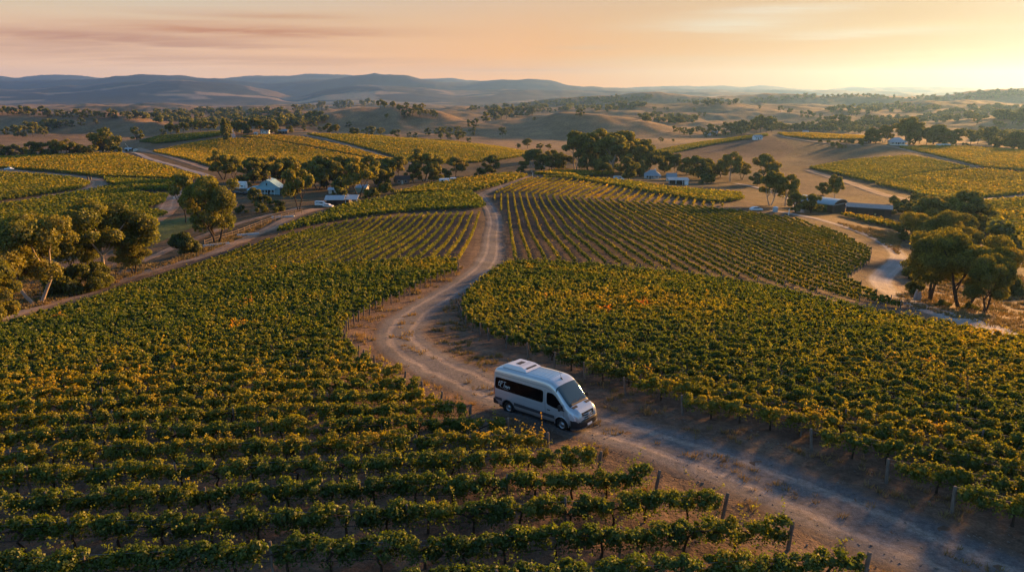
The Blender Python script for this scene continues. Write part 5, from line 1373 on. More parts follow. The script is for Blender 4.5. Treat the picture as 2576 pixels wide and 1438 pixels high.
M_TIN = iron('pale_iron', (0.27, 0.31, 0.335)); M_TIN2 = iron('white_iron', (0.44, 0.45, 0.46)); M_TEAL = iron('blue_iron', (0.25, 0.42, 0.47), 0.5, 0.1); M_GREY = iron('grey_iron', (0.13, 0.155, 0.18))
M_BLUE = plain('blue_boards', (0.24, 0.39, 0.43), 0.7, 0.3, var=0.12); M_CREAM = plain('cream_wall', (0.55, 0.50, 0.42), 0.8, 0.2, var=0.12); M_WHITE = plain('white_paint', (0.74, 0.75, 0.76), 0.5, 0.4, var=0.06)
M_BROWN = plain('brown_steel', (0.048, 0.030, 0.025), 0.7, 0.3, var=0.25); M_DARK = plain('dark_opening', (0.012, 0.012, 0.013), 0.5, 0.3); M_PANE = plain('window_glass', (0.02, 0.025, 0.03), 0.08, 0.6)
M_WOOD = plain('fence_timber', (0.17, 0.135, 0.105), 0.9, 0.15, var=0.35, scale=2); M_TYRE = plain('dark_rubber', (0.014, 0.014, 0.014), 0.85); M_BRICK = plain('brown_brick', (0.22, 0.13, 0.085), 0.85, 0.2, var=0.25, scale=4)
M_GAL = plain('galvanised', (0.48, 0.55, 0.60), 0.4, 0.4, 0.4, var=0.1)


def solid(name, v, f, mat, parent=None, bevel=0.0):
    me = bpy.data.meshes.new(name); me.from_pydata([tuple(map(float, p)) for p in v], [], f)
    bm = bmesh.new(); bm.from_mesh(me); bmesh.ops.recalc_face_normals(bm, faces=bm.faces)
    if bevel: bmesh.ops.bevel(bm, geom=bm.edges[:], offset=bevel, segments=2, affect='EDGES')
    bm.to_mesh(me); bm.free(); me.materials.append(mat)
    return link(name, me, parent)


def box(name, x0, x1, y0, y1, z0, z1, mat, parent=None, bevel=0.0):
    v = [(x, y, z) for z in (z0, z1) for x, y in ((x0, y0), (x1, y0), (x1, y1), (x0, y1))]
    return solid(name, v, [(3, 2, 1, 0), (4, 5, 6, 7), (0, 1, 5, 4), (1, 2, 6, 5), (2, 3, 7, 6), (3, 0, 4, 7)], mat, parent, bevel)


def extr(name, prof, x0, x1, mat, parent=None):
    """profile in (y, z) pulled along x"""
    k = len(prof); v = [(x, y, z) for x in (x0, x1) for y, z in prof]
    return solid(name, v, [tuple(range(k))[::-1], tuple(range(k, 2 * k))] + [(i, (i + 1) % k, k + (i + 1) % k, k + i) for i in range(k)], mat, parent)


def rod(name, p, q, r, mat, parent=None, k=6): return link(name, mesh_np(name, *tube_np([p, q], r, k), mat, True), parent)


def ground_at(x, y, wmin=20.0):
    a, b = hit(x, y, wmin)
    return a, b, float(H(a, b)), math.sqrt(a * a + b * b)


def window(par, x, y, z, w=1.0, h=1.1, out=-1):
    fr = box('window', x - w / 2 - 0.08, x + w / 2 + 0.08, y - 0.05, y + 0.05, z - 0.08, z + h + 0.08, M_WHITE, par)
    box('pane', x - w / 2, x + w / 2, y - 0.07, y + 0.02, z, z + h, M_PANE, fr)
    return fr


def gable(par, L, Wd, h, rise, wall, roof, over=0.45, x0=0.0, y0=0.0):
    """gabled block, ridge along x; front is -y"""
    k = Wd / 2
    extr('wall', [(y0 - k, -0.6), (y0 + k, -0.6), (y0 + k, h), (y0, h + rise), (y0 - k, h)], x0 - L / 2, x0 + L / 2, wall, par)
    t = 0.10; s = rise / k; e = k + over
    return extr('roof', [(y0 - e, h - over * s + 0.02), (y0, h + rise + 0.02), (y0 + e, h - over * s + 0.02), (y0 + e, h - over * s + 0.02 + t), (y0, h + rise + 0.02 + t), (y0 - e, h - over * s + 0.02 + t)], x0 - L / 2 - over, x0 + L / 2 + over, roof, par)


def hip(par, L, Wd, h, rise, wall, roof, over=0.6, x0=0.0, y0=0.0):
    box('wall', x0 - L / 2, x0 + L / 2, y0 - Wd / 2, y0 + Wd / 2, -0.6, h, wall, par)
    a, b = L / 2 + over, Wd / 2 + over; r = max(0.2, a - b)
    v = [(x0 - a, y0 - b, h), (x0 + a, y0 - b, h), (x0 + a, y0 + b, h), (x0 - a, y0 + b, h), (x0 - r, y0, h + rise), (x0 + r, y0, h + rise)]
    v = [(x, y, z + 0.02) for x, y, z in v]
    return solid('roof', v, [(3, 2, 1, 0), (0, 1, 5, 4), (1, 2, 5), (2, 3, 4, 5), (3, 0, 4)], roof, par)


def verandah(par, x0, x1, y_wall, depth, h0, h1, roof, posts=5):
    extr('verandah_roof', [(y_wall, h1), (y_wall - depth, h0), (y_wall - depth, h0 + 0.08), (y_wall, h1 + 0.08)], x0, x1, roof, par)
    for i in range(posts):
        x = x0 + 0.25 + (x1 - x0 - 0.5) * i / (posts - 1)
        box('verandah_post', x - 0.07, x + 0.07, y_wall - depth + 0.15, y_wall - depth + 0.29, -0.6, h0, M_WHITE, par)


def place(name, x, y, rz, label, cat, wmin=20.0, group=None):
    a, b, z, D = ground_at(x, y, wmin)
    return tag(empty(name, (a, b, z), rz), label, cat, group), D / F


# the blue house: steep gable facing us, low verandah, open garage at its right
h, u = place('farmhouse', 680, 487, R(4), 'pale blue gabled farmhouse with long verandah and open garage', 'house')
extr('wall', [(-3, -0.6), (6, -0.6), (6, 3.0), (-3, 3.0)], -8.6, 4.6, M_BLUE, h)
prof = [(-9.6, 2.7), (-6.5, 3.3), (-4.0, 4.3), (-2.2, 6.0), (-0.5, 6.7), (1.2, 6.2), (3.2, 4.6), (5.4, 3.0)]
v = [(x, y, z) for y in (-3.4, 6.4) for x, z in prof] + [(x, y, z - 0.22) for y in (-3.4, 6.4) for x, z in prof]
k = len(prof)
f = [(i, i + 1, k + i + 1, k + i) for i in range(k - 1)] + [(2 * k + i, 3 * k + i, 3 * k + i + 1, 2 * k + i + 1) for i in range(k - 1)] + [(i, 2 * k + i, 2 * k + i + 1, i + 1) for i in range(k - 1)] + [(k + i, k + i + 1, 3 * k + i + 1, 3 * k + i) for i in range(k - 1)] + [(0, k, 3 * k, 2 * k), (k - 1, 3 * k - 1, 4 * k - 1, 2 * k - 1)]
solid('roof', v, f, M_TEAL, h)
solid('gable_wall', [(x, -3.02, z - 0.2) for x, z in prof] + [(5.2, -3.02, 2.6), (-9.4, -3.02, 2.5)], [tuple(range(k + 2))], M_BLUE, h)
verandah(h, -9.2, 3.4, -3.05, 2.0, 2.35, 2.75, M_TEAL, 9)
for i in range(8): window(h, -8.0 + i * 1.45, -3.05, 0.9, 0.95, 1.2)
box('door', -0.5, 0.45, -3.12, -3.0, 0.0, 2.1, M_DARK, h)
box('gable_vent', -0.75, -0.25, -3.12, -3.0, 4.2, 5.3, M_DARK, h)
box('chimney', -0.3, 0.3, 1.6, 2.2, 5.6, 7.6, M_BRICK, h)
box('garage_wall', 4.6, 5.3, -3.2, 4.5, -0.6, 3.0, M_BLUE, h); box('garage_wall', 9.6, 10.3, -3.2, 4.5, -0.6, 2.9, M_BLUE, h); box('garage_back', 5.3, 9.6, 2.0, 2.2, -0.6, 2.9, M_DARK, h)
box('garage_roof', 4.4, 10.6, -3.6, 4.8, 3.02, 3.25, M_TIN, h)

# white caravan left of the house, two cars beside it
def caravan(x, y, label, L=4.2, hgt=2.4, rz=0.0, group=None, mat=None):
    o, u = place('caravan', x, y, rz, label, 'caravan', group=group)
    box('body', -L / 2, L / 2, -1.1, 1.1, 0.45, hgt + 0.3, mat or M_WHITE, o, 0.14)
    for xx in (-L * 0.24, L * 0.12): window(o, xx, -1.12, 1.35, L * 0.2, 0.6)
    box('door', L * 0.30, L * 0.44, -1.14, -1.1, 0.6, 2.2, M_GAL, o)
    for xx in (-0.4, 0.4): link('wheel', mesh_np('wheel', *tube_np([(xx, -1.12, 0.32), (xx, -0.9, 0.32)], 0.32, 12), M_TYRE), o)
    rod('tow_bar', (-L / 2, 0, 0.5), (-L / 2 - 1.0, 0, 0.42), 0.06, M_TYRE, o)
    return o


def car(x, y, rz, label, paint, group, kind='car', wmin=20.0, S_=1.0):
    o, u = place('parked_' + kind, x, y, rz, label, kind, wmin, group)
    o.scale = (S_, S_, S_)
    if kind == 'van':
        pr = [(-2.4, 0.35), (2.4, 0.35), (2.4, 0.95), (1.7, 1.15), (1.15, 1.95), (-2.3, 2.05), (-2.4, 1.8)]; gl = [(-1.9, 1.72), (0.9, 1.72), (1.25, 1.22), (-1.9, 1.22)]
    elif kind == 'ute':
        pr = [(-2.5, 0.45), (2.5, 0.45), (2.5, 0.95), (1.4, 1.1), (0.8, 1.7), (-0.4, 1.7), (-0.6, 1.1), (-2.5, 1.05)]; gl = [(-0.25, 1.6), (0.72, 1.6), (1.2, 1.12), (-0.4, 1.12)]
    else:
        pr = [(-2.2, 0.32), (2.2, 0.32), (2.2, 0.75), (1.15, 0.92), (0.5, 1.42), (-1.2, 1.45), (-1.9, 1.0), (-2.2, 0.9)]; gl = [(-1.05, 1.36), (0.45, 1.34), (0.98, 0.94), (-1.6, 0.98)]
    k = len(pr)
    v = [(px, s * (0.88 - 0.12 * (pz > 1.1)), pz) for s in (-1, 1) for px, pz in pr]
    solid('body', v, [tuple(range(k)), tuple(range(k, 2 * k))[::-1]] + [(i, k + i, k + (i + 1) % k, (i + 1) % k) for i in range(k)], paint, o, 0.05)
    for s in (-1, 1):
        solid('side_glass', [(px, s * (0.90 - 0.10 * (pz > 1.2)), pz) for px, pz in gl], [(0, 1, 2, 3)], M_PANE, o)
        for wx in (-1.35, 1.4): link('wheel', mesh_np('wheel', *tube_np([(wx, s * 0.72, 0.33), (wx, s * 0.92, 0.33)], 0.33, 12), M_TYRE), o)
    return o


caravan(608, 476, 'white caravan standing left of the pale blue farmhouse', 5.2, 3.4)
car(598, 489, 0.1, 'dark car parked in front of the white caravan, left one', M_DARK, 'cars in front of the caravan')
car(622, 490, 0.2, 'dark car parked in front of the white caravan, right one', M_DARK, 'cars in front of the caravan')
car(808, 518, R(-8), 'white van parked left of the white roofed shed', M_WHITE, 'vehicles by the white shed', 'van', S_=0.95)
car(826, 521, R(-14), 'white car parked against the corner of the white roofed shed', M_WHITE, 'vehicles by the white shed', S_=0.9)

# white roofed shed on the shoulder of the hill
h, u = place('farm_shed', 860, 513, R(3), 'white roofed open farm shed at the top of the green shoulder', 'shed')
box('wall', -5.6, 3.2, -2.0, 3.0, -0.8, 2.0, M_BROWN, h)
extr('roof', [(-3.2, 1.95), (0.4, 3.3), (3.6, 2.3), (3.6, 2.45), (0.4, 3.45), (-3.2, 2.12)], -6.2, 1.6, M_TIN2, h)
extr('lean_to_roof', [(-2.6, 2.0), (3.0, 3.1), (3.0, 3.25), (-2.6, 2.15)], 1.7, 6.6, M_TIN2, h)
for x in (1.9, 4.2, 6.4): box('post', x - 0.08, x + 0.08, -2.4, -2.24, -0.8, 2.05, M_WHITE, h)
for x in (-4.6, -2.8): box('door', x, x + 1.2, -2.08, -1.98, 0, 1.8, M_DARK, h)
rod('flue', (2.6, 0, 3.0), (2.6, 0, 4.0), 0.12, M_GAL, h)
h, u = place('farm_shed', 846, 486, R(2), 'low pale roof half hidden right of the white-trunked gum', 'shed')
gable(h, 6.5, 4.0, 2.0, 0.8, M_CREAM, M_TIN2)
window(h, 1.0, -2.05, 0.9); box('door', -1.6, -0.7, -2.08, -1.95, 0, 1.95, M_DARK, h)
h, u = place('farm_shed', 912, 484, R(-6), 'pale shed with a steep mossy lean-to beside the golden gum', 'shed')
gable(h, 5.0, 4.0, 2.6, 0.9, M_CREAM, M_TIN)
extr('lean_to_roof', [(-5.2, 0.6), (-2.0, 2.6), (-2.0, 2.72), (-5.2, 0.72)], -2.6, 2.8, plain('mossy_roof', (0.15, 0.15, 0.09), 0.9, var=0.3), h)
h, u = place('farmhouse', 1013, 462, R(5), 'small brick farmhouse glimpsed between the trees behind the golden gum', 'house')
gable(h, 7.0, 5.0, 2.6, 1.4, M_BRICK, M_BROWN); window(h, -1.6, -2.55, 0.9); window(h, 1.8, -2.55, 0.9); box('door', -0.4, 0.5, -2.58, -2.45, 0, 2.0, M_CREAM, h)
caravan(1118, 462, 'white caravan under the dark trees behind the green shoulder, left one', 5.0, 2.3, R(15), 'caravans behind the green shoulder')
caravan(1140, 458, 'white caravan under the dark trees behind the green shoulder, right one', 3.0, 2.0, R(15), 'caravans behind the green shoulder')
# hilltop houses
h, u = place('farmhouse', 712, 336, R(-3), 'long hilltop house with a pale blue iron roof', 'house', 560)
gable(h, 10.5, 6, 2.7, 1.5, M_BROWN, M_TIN); window(h, -3, -3.05, 0.9); window(h, 0, -3.05, 0.9); window(h, 3, -3.05, 0.9); box('door', 1.2, 2.1, -3.08, -2.95, 0, 2.0, M_DARK, h)
h, u = place('farmhouse', 668, 336, R(5), 'hilltop house half hidden left of the long one', 'house', 560)
gable(h, 8, 5, 2.8, 1.6, M_WHITE, M_TIN); window(h, -2, -2.55, 0.9); window(h, 2, -2.55, 0.9)
h, u = place('garden_shed', 645, 340, R(0), 'tiny cream shed left of the hilltop houses', 'shed', 560)
gable(h, 3.4, 2.6, 2.1, 0.7, M_CREAM, M_TIN2); box('door', -0.4, 0.4, -1.36, -1.28, 0, 1.9, M_DARK, h)
# white hut with mast at the corner of the pale lane
h, u = place('pump_hut', 325, 379, R(8), 'low white roofed hut with a slanting mast on the ridge lane', 'hut')
gable(h, 5.6, 4, 1.7, 0.9, M_DARK, M_TIN2); box('door', -0.5, 0.4, -2.06, -1.96, 0, 1.6, M_WHITE, h)
rod('mast', (0.6, -1, 2.2), (-2.2, -1, 6.4), 0.10, M_WHITE, h)
h, u = place('water_tank', 342, 380, 0.0, 'pale round water tank beside the low white hut', 'tank')
link('wall', mesh_np('wall', *tube_np([(0, 0, -0.5), (0, 0, 1.5)], 2.2, 18), M_CREAM), h); link('lid', mesh_np('lid', *tube_np([(0, 0, 1.5), (0, 0, 2.1)], (2.3, 0.2), 18), M_CREAM), h)
car(24, 428, R(4), 'white ute parked at the head of the red track on the left edge', M_WHITE, None, 'ute', S_=1.0)
# sign post at the vine strip
h, u = place('sign_post', 438, 500, 0.0, 'white T-shaped sign post beside the left pair of gums', 'sign')
box('post', -0.08, 0.08, -0.08, 0.08, -0.4, 6.0, M_WHITE, h); box('board', -1.6, 1.6, -0.14, -0.09, 5.3, 6.0, M_WHITE, h)
h, u = place('marker_post', 222, 455, 0.0, 'dark upright post where the red track forks, left one', 'post', group='posts at the fork of the red track'); box('shaft', -0.35, 0.35, -0.3, 0.3, -0.3, 2.2, M_DARK, h, 0.05)
h, u = place('marker_post', 229, 453, 0.0, 'dark upright post where the red track forks, right one', 'post', group='posts at the fork of the red track'); box('shaft', -0.3, 0.3, -0.3, 0.3, -0.3, 1.7, M_DARK, h, 0.05)
h, u = place('marker_post', 1340, 449, 0.0, 'lone cream post at the top of the crest track', 'post'); box('shaft', -0.18, 0.18, -0.18, 0.18, -0.3, 2.6, M_CREAM, h, 0.03); box('cap', -0.24, 0.24, -0.24, 0.24, 2.6, 2.72, M_WHITE, h)
# rail fence and troughs at the foot of the slope
fp = catmull(hits([(515, 618), (560, 602), (610, 586), (650, 570), (690, 556), (725, 545), (760, 537)]), 10)
fz = H(fp[:, 0], fp[:, 1]); fb = np.array([fp[0, 0], fp[0, 1], fz[0]])
h = tag(empty('rail_fence', fb), 'weathered timber rail fence below the tall fence gum', 'fence')
seg = np.r_[0, np.cumsum(np.linalg.norm(np.diff(fp, axis=0), axis=1))]
for q in np.arange(0, seg[-1], 4.0):
    x, y = np.interp(q, seg, fp[:, 0]), np.interp(q, seg, fp[:, 1]); z = float(H(x, y))
    box('post', -0.12, 0.12, -0.12, 0.12, -0.3, 1.7, M_WOOD, h).location = (x - fb[0], y - fb[1], z - fb[2])
for e in (0.7, 1.35): link('rail', mesh_np('rail', *tube_np(np.stack([fp[:, 0], fp[:, 1], fz + e], 1) - fb, 0.09, 5), M_WOOD), h)
for (x, y, L, rz, lab) in ((545, 618, 6.5, 0.55, 'long pale metal trough beneath the tall fence gum'), (625, 592, 6.0, 0.45, 'pale metal trough along the rail fence'), (712, 547, 7.5, 0.2, 'flat pale sheet metal lid by the upper end of the fence')):
    h, u = place('stock_trough', x, y, rz, lab, 'trough')
    box('basin', -L / 2, L / 2, -0.7, 0.7, -0.3, 0.55, M_GAL, h, 0.06); box('water', -L / 2 + 0.15, L / 2 - 0.15, -0.55, 0.55, 0.5, 0.565, M_TIN, h)
# white cottages in the centre right
h, u = place('cottage', 1640, 449, R(-8), 'white hip-roofed cottage, left of the pair beside the round dark tree', 'house')
hip(h, 8.4, 6.0, 2.6, 2.6, M_WHITE, M_TIN); verandah(h, -5.0, 5.0, -3.2, 2.2, 2.05, 2.62, M_TIN, 5)
for x in (-2.8, 0.0, 2.6): window(h, x, -3.04, 0.8)
box('door', -1.7, -0.9, -3.06, -2.96, 0, 2.0, M_DARK, h); box('chimney', 1.4, 2.0, -0.3, 0.3, 4.0, 5.9, M_WHITE, h)
h, u = place('cottage', 1688, 456, R(-5), 'small gabled cottage between the hip-roofed cottage and the long verandah', 'house')
gable(h, 5.0, 4.5, 2.6, 1.9, M_CREAM, M_TIN); window(h, -1.2, -2.3, 0.8); window(h, 1.2, -2.3, 0.8); verandah(h, -3.2, 1.6, -2.4, 1.8, 2.0, 2.5, M_TIN, 3)
h, u = place('machinery_shed', 1706, 463, R(-6), 'long flat-roofed white shed with open verandah front beside the cottages', 'shed')
box('wall', -4.6, 4.6, 0.0, 3.6, -0.6, 2.3, M_DARK, h); extr('roof', [(-2.6, 2.2), (4.2, 2.95), (4.2, 3.07), (-2.6, 2.32)], -5.4, 5.4, M_TIN, h)
for x in (-5.0, -1.5, 2.0): box('post', x - 0.1, x + 0.1, -2.4, -2.2, -0.6, 2.25, M_WHITE, h)
box('tank_wall', 3.0, 4.9, -2.3, -0.4, -0.6, 2.1, M_WHITE, h)
car(1556, 454, R(3), 'pale blue van parked left of the round dark tree', plain('pale_blue_paint', (0.42, 0.58, 0.64), 0.35, 0.5, coat=0.5), None, 'van', S_=1.15)
h, u = place('pump_hut', 1515, 433, 0.0, 'little pale blue hut at the edge of the tall grove', 'hut'); gable(h, 3.6, 3.0, 2.0, 0.7, M_TIN, M_TEAL); box('door', -0.5, 0.3, -1.56, -1.48, 0, 1.8, M_WHITE, h)
# arched barn, dark shed and caravans on the right
h, u = place('arched_barn', 2062, 527, R(-52), 'large barn with a curved pale blue roof and dark brown end', 'barn')
Lb, Wb = 15.0, 9.6
arc = [(Wb / 2 * math.cos(t) * 1.06, 3.1 + 1.75 * math.sin(t)) for t in np.linspace(0.0, math.pi, 15)]
extr('wall', [(-Wb / 2, -0.8), (Wb / 2, -0.8), (Wb / 2, 3.05)] + [(y * 0.94, z - 0.12) for y, z in arc[1:-1]] + [(-Wb / 2, 3.05)], -Lb / 2, Lb / 2, M_BROWN, h)
extr('roof', arc + [(y * 0.975, z - 0.16) for y, z in arc[::-1]], -Lb / 2 - 0.3, Lb / 2 + 0.5, iron('sky_iron', (0.28, 0.38, 0.42), 0.4, 0.2), h)
box('door', Lb / 2, Lb / 2 + 0.06, -2.4, 2.4, -0.3, 2.9, M_DARK, h)
rod('door_rail', (Lb / 2 + 0.09, -4.0, 3.0), (Lb / 2 + 0.09, 4.0, 3.0), 0.07, M_GAL, h)
h, u = place('machinery_shed', 2184, 538, R(-28), 'dark brown steel shed with a low grey blue gable roof', 'shed')
gable(h, 15.5, 9.0, 2.9, 0.95, M_BROWN, M_GREY, 0.3)
for x in (-4.2, -0.2): box('door', x - 0.06, x + 0.06, -4.56, -4.48, -0.3, 2.9, M_DARK, h)
box('roller_door', 1.6, 5.4, -4.56, -4.46, -0.3, 2.6, M_DARK, h)
caravan(2108, 520, 'white caravan behind, between the arched barn and the dark shed', 3.4, 2.3, R(-6), 'caravans between the barns')
caravan(2122, 527, 'small cream caravan in front, beside the dark shed', 2.8, 1.9, R(-6), 'caravans between the barns', M_CREAM)
car(2212, 543, R(-5), 'pale yellow car parked at the end of the dark shed', plain('yellow_paint', (0.62, 0.52, 0.22), 0.4, coat=0.4), None)
h, u = place('water_tank', 1950, 533, 0.0, 'short grey water tank at the roadside left of the barn', 'tank')
link('wall', mesh_np('wall', *tube_np([(0, 0, -0.3), (0, 0, 1.7)], 0.95, 14), M_GAL), h); link('lid', mesh_np('lid', *tube_np([(0, 0, 1.7), (0, 0, 2.0)], (1.0, 0.1), 14), M_GAL), h)
h, u = place('marker_post', 1984, 541, 0.0, 'slim white roadside post left of the barn trees', 'post'); box('shaft', -0.12, 0.12, -0.12, 0.12, -0.3, 2.0, M_WHITE, h, 0.02)
car(1902, 530, 0.1, 'white car parked behind the right end of the golden strip', M_WHITE, None)
# homestead on the right hill
h, u = place('homestead', 2254, 364, R(-6), 'white verandah homestead under the tall gums on the right hill', 'house', 400)
hip(h, 12, 7.5, 3.2, 3.3, M_CREAM, M_TIN2); verandah(h, -8.0, 7.4, -3.85, 2.6, 2.3, 3.15, M_TIN2, 6)
for x in (-4.4, -1.5, 1.8, 4.4): window(h, x, -3.8, 0.9, 1.1, 1.3)
box('door', -0.2, 0.8, -3.82, -3.7, 0, 2.1, M_DARK, h); box('base_wall', -8.0, 7.4, -6.7, -6.5, -1.5, 0.5, M_WHITE, h)
h, u = place('farm_shed', 2182, 359, R(5), 'small blue white roof left of the homestead trees', 'shed', 400); gable(h, 5.5, 4, 2.0, 1.4, M_WHITE, M_TIN); box('door', -0.5, 0.4, -2.06, -1.96, 0, 1.8, M_DARK, h)
h, u = place('farm_shed', 2350, 358, R(-10), 'small white shed right of the homestead', 'shed', 400); gable(h, 4.2, 3, 2.2, 0.8, M_BROWN, M_TIN2); box('door', -0.5, 0.4, -1.56, -1.46, 0, 1.8, M_DARK, h)
h, u = place('water_tank', 2372, 369, 0.0, 'long low white tank on the crest right of the homestead', 'tank', 400)
box('wall', -6.0, 6.0, -1.6, 1.6, -0.6, 2.4, M_WHITE, h, 0.1); box('lid', -6.2, 6.2, -1.8, 1.8, 2.42, 2.6, M_TIN2, h)
for (x, y, a, lab) in ((1905, 351, 10, 'pale distant house on the rise among the dark gums'), (2026, 335, 0, 'tiny white house behind the flat vine field'), (1798, 336, -8, 'distant farmstead roof among dusky trees, right one'), (1780, 340, 6, 'distant farmstead roof among dusky trees, left one')):
    h, u = place('farmhouse', x, y, R(a), lab, 'house', 560)
    gable(h, 8.0, 5.0, 2.6, 1.6, M_WHITE, M_TIN); window(h, -2, -2.55, 0.9); window(h, 2, -2.55, 0.9); box('door', -0.4, 0.4, -2.56, -2.46, 0, 2, M_DARK, h)
# pair of pale stones by the trees, on the lane
for x, y, s, lab in ((2303, 754, 1.0, 'pale pointed stone beside the dark forked gum, left one'), (2311, 755, 0.85, 'pale pointed stone beside the dark forked gum, right one')):
    a, b, z, D = ground_at(x, y)
    v = [(math.cos(t) * r * (1 + 0.2 * math.sin(3 * t + s * 9)), math.sin(t) * r * 0.7, zz) for r, zz in ((0.42, -0.2), (0.40, 0.5), (0.30, 1.1), (0.12, 1.7)) for t in np.arange(8) * math.pi / 4]
    o = solid('standing_stone', v, [tuple(range(24, 32))] + [(i * 8 + j, i * 8 + (j + 1) % 8, i * 8 + 8 + (j + 1) % 8, i * 8 + 8 + j) for i in range(3) for j in range(8)], plain('pale_stone', (0.38, 0.33, 0.29), 0.9, var=0.3), None)
    o.location = (a, b, z); o.scale = (s, s, s); tag(o, lab, 'stone', 'stones by the lane')
# ---------------------------------------------------------------- rough verges: stones, tufts of dry grass, weeds
def near_road(n_, lo, hi, y0=12.0, y1=120.0, g=None):
    """points beside the main road, LO..HI metres from its middle"""
    seg = np.r_[0, np.cumsum(np.linalg.norm(np.diff(main_c, axis=0), axis=1))]
    t = np.gradient(main_c, axis=0); t /= np.linalg.norm(t, axis=1)[:, None] + 1e-9
    u = g.uniform(0, seg[-1], n_ * 3)
    k = np.clip(np.searchsorted(seg, u), 0, len(main_c) - 1)
    s = np.where(g.random(len(u)) < 0.5, -1, 1) * (lo + (hi - lo) * g.random(len(u)) ** 1.2)
    p = main_c[k] + np.stack([t[k, 1], -t[k, 0]], 1) * s[:, None] + g.normal(0, 0.4, (len(u), 2))
    d = np.hypot(p[:, 0], p[:, 1])
    ok = (p[:, 1] > y0) & (p[:, 1] < y1) & (g.random(len(u)) < np.clip(34 / d, 0.05, 1) ** 1.3)
    return p[ok][:n_]


def loose_stones():
    g = np.random.default_rng(21)
    p = np.vstack([near_road(5200, 1.6, 5.2, g=g), near_road(1500, 0.0, 2.6, y1=60, g=g)])
    ico = np.array([(0, 0, 1), (0.9, 0, 0.1), (0.2, 0.9, 0), (-0.8, 0.5, 0.05), (-0.7, -0.6, 0), (0.3, -0.9, 0.1), (0, 0, -0.7)])
    fc = np.array([(0, 1, 2), (0, 2, 3), (0, 3, 4), (0, 4, 5), (0, 5, 1), (6, 2, 1), (6, 3, 2), (6, 4, 3), (6, 5, 4), (6, 1, 5)])
    N = len(p); s = 0.012 + 0.05 * g.random(N) ** 4; a = g.uniform(0, 6.28, N)
    v = ico[None] * s[:, None, None] * g.uniform(0.6, 1.3, (N, 1, 3)) * np.array([1.2, 1, 0.7])
    x = v[..., 0] * np.cos(a)[:, None] - v[..., 1] * np.sin(a)[:, None]; y = v[..., 0] * np.sin(a)[:, None] + v[..., 1] * np.cos(a)[:, None]
    z = H(p[:, 0], p[:, 1])[:, None] + v[..., 2] + 0.025
    V = np.stack([x + p[:, 0:1], y + p[:, 1:2], z], -1).reshape(-1, 3)
    Fc = (fc[None] + (np.arange(N) * 7)[:, None, None]).reshape(-1, 3)
    m = plain('field_stone', (0.19, 0.155, 0.13), 0.9, 0.2, var=0.4, scale=1.5)
    tag(link('gravel', mesh_np('gravel', V, Fc, m)), 'loose stones and gravel strewn along the dirt road', kind='stuff')


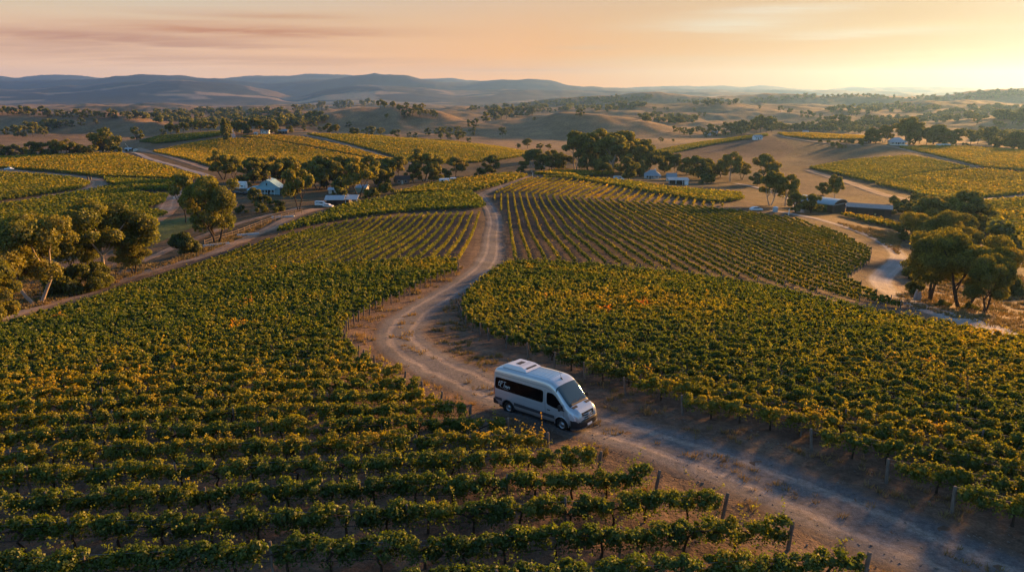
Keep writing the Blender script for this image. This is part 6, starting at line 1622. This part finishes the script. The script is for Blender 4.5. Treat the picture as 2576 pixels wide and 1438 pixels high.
def dry_grass():
    g = np.random.default_rng(22)
    p = np.vstack([near_road(2600, 2.7, 6.5, y1=110, g=g), near_road(500, 0.0, 0.7, y1=70, g=g)])
    q = fbm(p[:, 0] / 3.0, p[:, 1] / 3.0, 2); p = p[q > 0.02]
    # the lawn-like rough between the lane and the big gums, and under the left gums
    for poly, n_ in (([(2230, 760), (2330, 700), (2576, 690), (2640, 860), (2400, 800)], 900), ([(0, 800), (60, 700), (330, 660), (420, 660), (300, 710), (120, 765)], 800), ([(2100, 560), (2270, 590), (2260, 640), (2200, 600)], 400), ([(380, 680), (560, 600), (700, 545), (640, 585), (500, 645)], 400)):
        lo, hi = np.min(poly, 0), np.max(poly, 0); k = 0; e = []
        while k < n_:
            x, y = g.uniform(lo[0], hi[0]), g.uniform(lo[1], hi[1])
            if bool(in_poly(np.array(x), np.array(y), poly)): e.append(hit(x, y)); k += 1
        p = np.vstack([p, np.array(e)])
    N = len(p); D = np.hypot(p[:, 0], p[:, 1])
    B = 14
    r = np.repeat(np.clip(0.10 + 0.0022 * D, 0.1, 0.5), B); c = np.repeat(p, B, 0)
    a = g.uniform(0, 6.28, N * B); off = g.random(N * B) * r
    bx, by = c[:, 0] + np.cos(a) * off, c[:, 1] + np.sin(a) * off
    h = np.repeat(np.clip(0.10 + 0.0022 * D, 0.1, 0.5) * g.uniform(0.6, 1.5, N), B) * g.uniform(0.6, 1.2, N * B)
    w = np.repeat(np.clip(0.0011 * D, 0.018, 0.16), B); a2 = g.uniform(0, 6.28, N * B); z = H(bx, by)
    v = np.empty((N * B, 4, 3)); tx, ty = np.cos(a2) * w / 2, np.sin(a2) * w / 2; lx, ly = np.cos(a) * h * 0.5, np.sin(a) * h * 0.5
    v[:, 0] = np.stack([bx - tx, by - ty, z - 0.02], 1); v[:, 1] = np.stack([bx + tx, by + ty, z - 0.02], 1)
    v[:, 2] = np.stack([bx + tx * 0.4 + lx, by + ty * 0.4 + ly, z + h], 1); v[:, 3] = np.stack([bx - tx * 0.4 + lx, by - ty * 0.4 + ly, z + h * 0.95], 1)
    m = leaf_material('dry_grass', [(0.0, (0.07, 0.075, 0.02)), (0.4, (0.16, 0.125, 0.045)), (1.0, (0.26, 0.18, 0.075))], 0.35, (1.2, 1.1, 0.8))
    me = mesh_np('dry_grass', v.reshape(-1, 3), np.arange(N * B * 4).reshape(-1, 4), m)
    face_attr(me, 'tint', np.repeat(np.clip(0.55 + 0.5 * fbm(p[:, 0] / 8, p[:, 1] / 8, 2), 0, 1), B))
    tag(link('grass', me), 'tufts of dry grass on the verges and under the gums', kind='stuff')


loose_stones()
dry_grass()
# ---------------------------------------------------------------- the evening air
def build_haze():
    bm = bmesh.new()
    x0, x1, y0, y1, z0, z1 = -15500, 15500, -400, 14400, float(GZ.min()) - 1.5, 520.0
    vs = [bm.verts.new((x, y, z)) for z in (z0, z1) for x, y in ((x0, y0), (x1, y0), (x1, y1), (x0, y1))]
    for f in ((3, 2, 1, 0), (4, 5, 6, 7), (0, 1, 5, 4), (1, 2, 6, 5), (2, 3, 7, 6), (3, 0, 4, 7)): bm.faces.new([vs[i] for i in f])
    me = bpy.data.meshes.new('haze'); bm.to_mesh(me); bm.free()
    m = bpy.data.materials.new('haze'); m.use_nodes = True
    n = NT(m.node_tree); n.n.remove(n.n['Principled BSDF'])
    v = n.new('ShaderNodeVolumePrincipled')
    v.inputs['Color'].default_value = HAZE_COL + (1,)
    v.inputs['Density'].default_value = HAZE_DENS
    v.inputs['Anisotropy'].default_value = HAZE_G
    n.l.new(v.outputs[0], n.n['Material Output'].inputs['Volume'])
    tag(link('haze', me, None, m), 'thin evening haze over the valley and the ranges', kind='stuff')


HAZE_COL, HAZE_DENS, HAZE_G = (0.25, 0.50, 1.0), 5.2e-5, 0.54
build_haze()
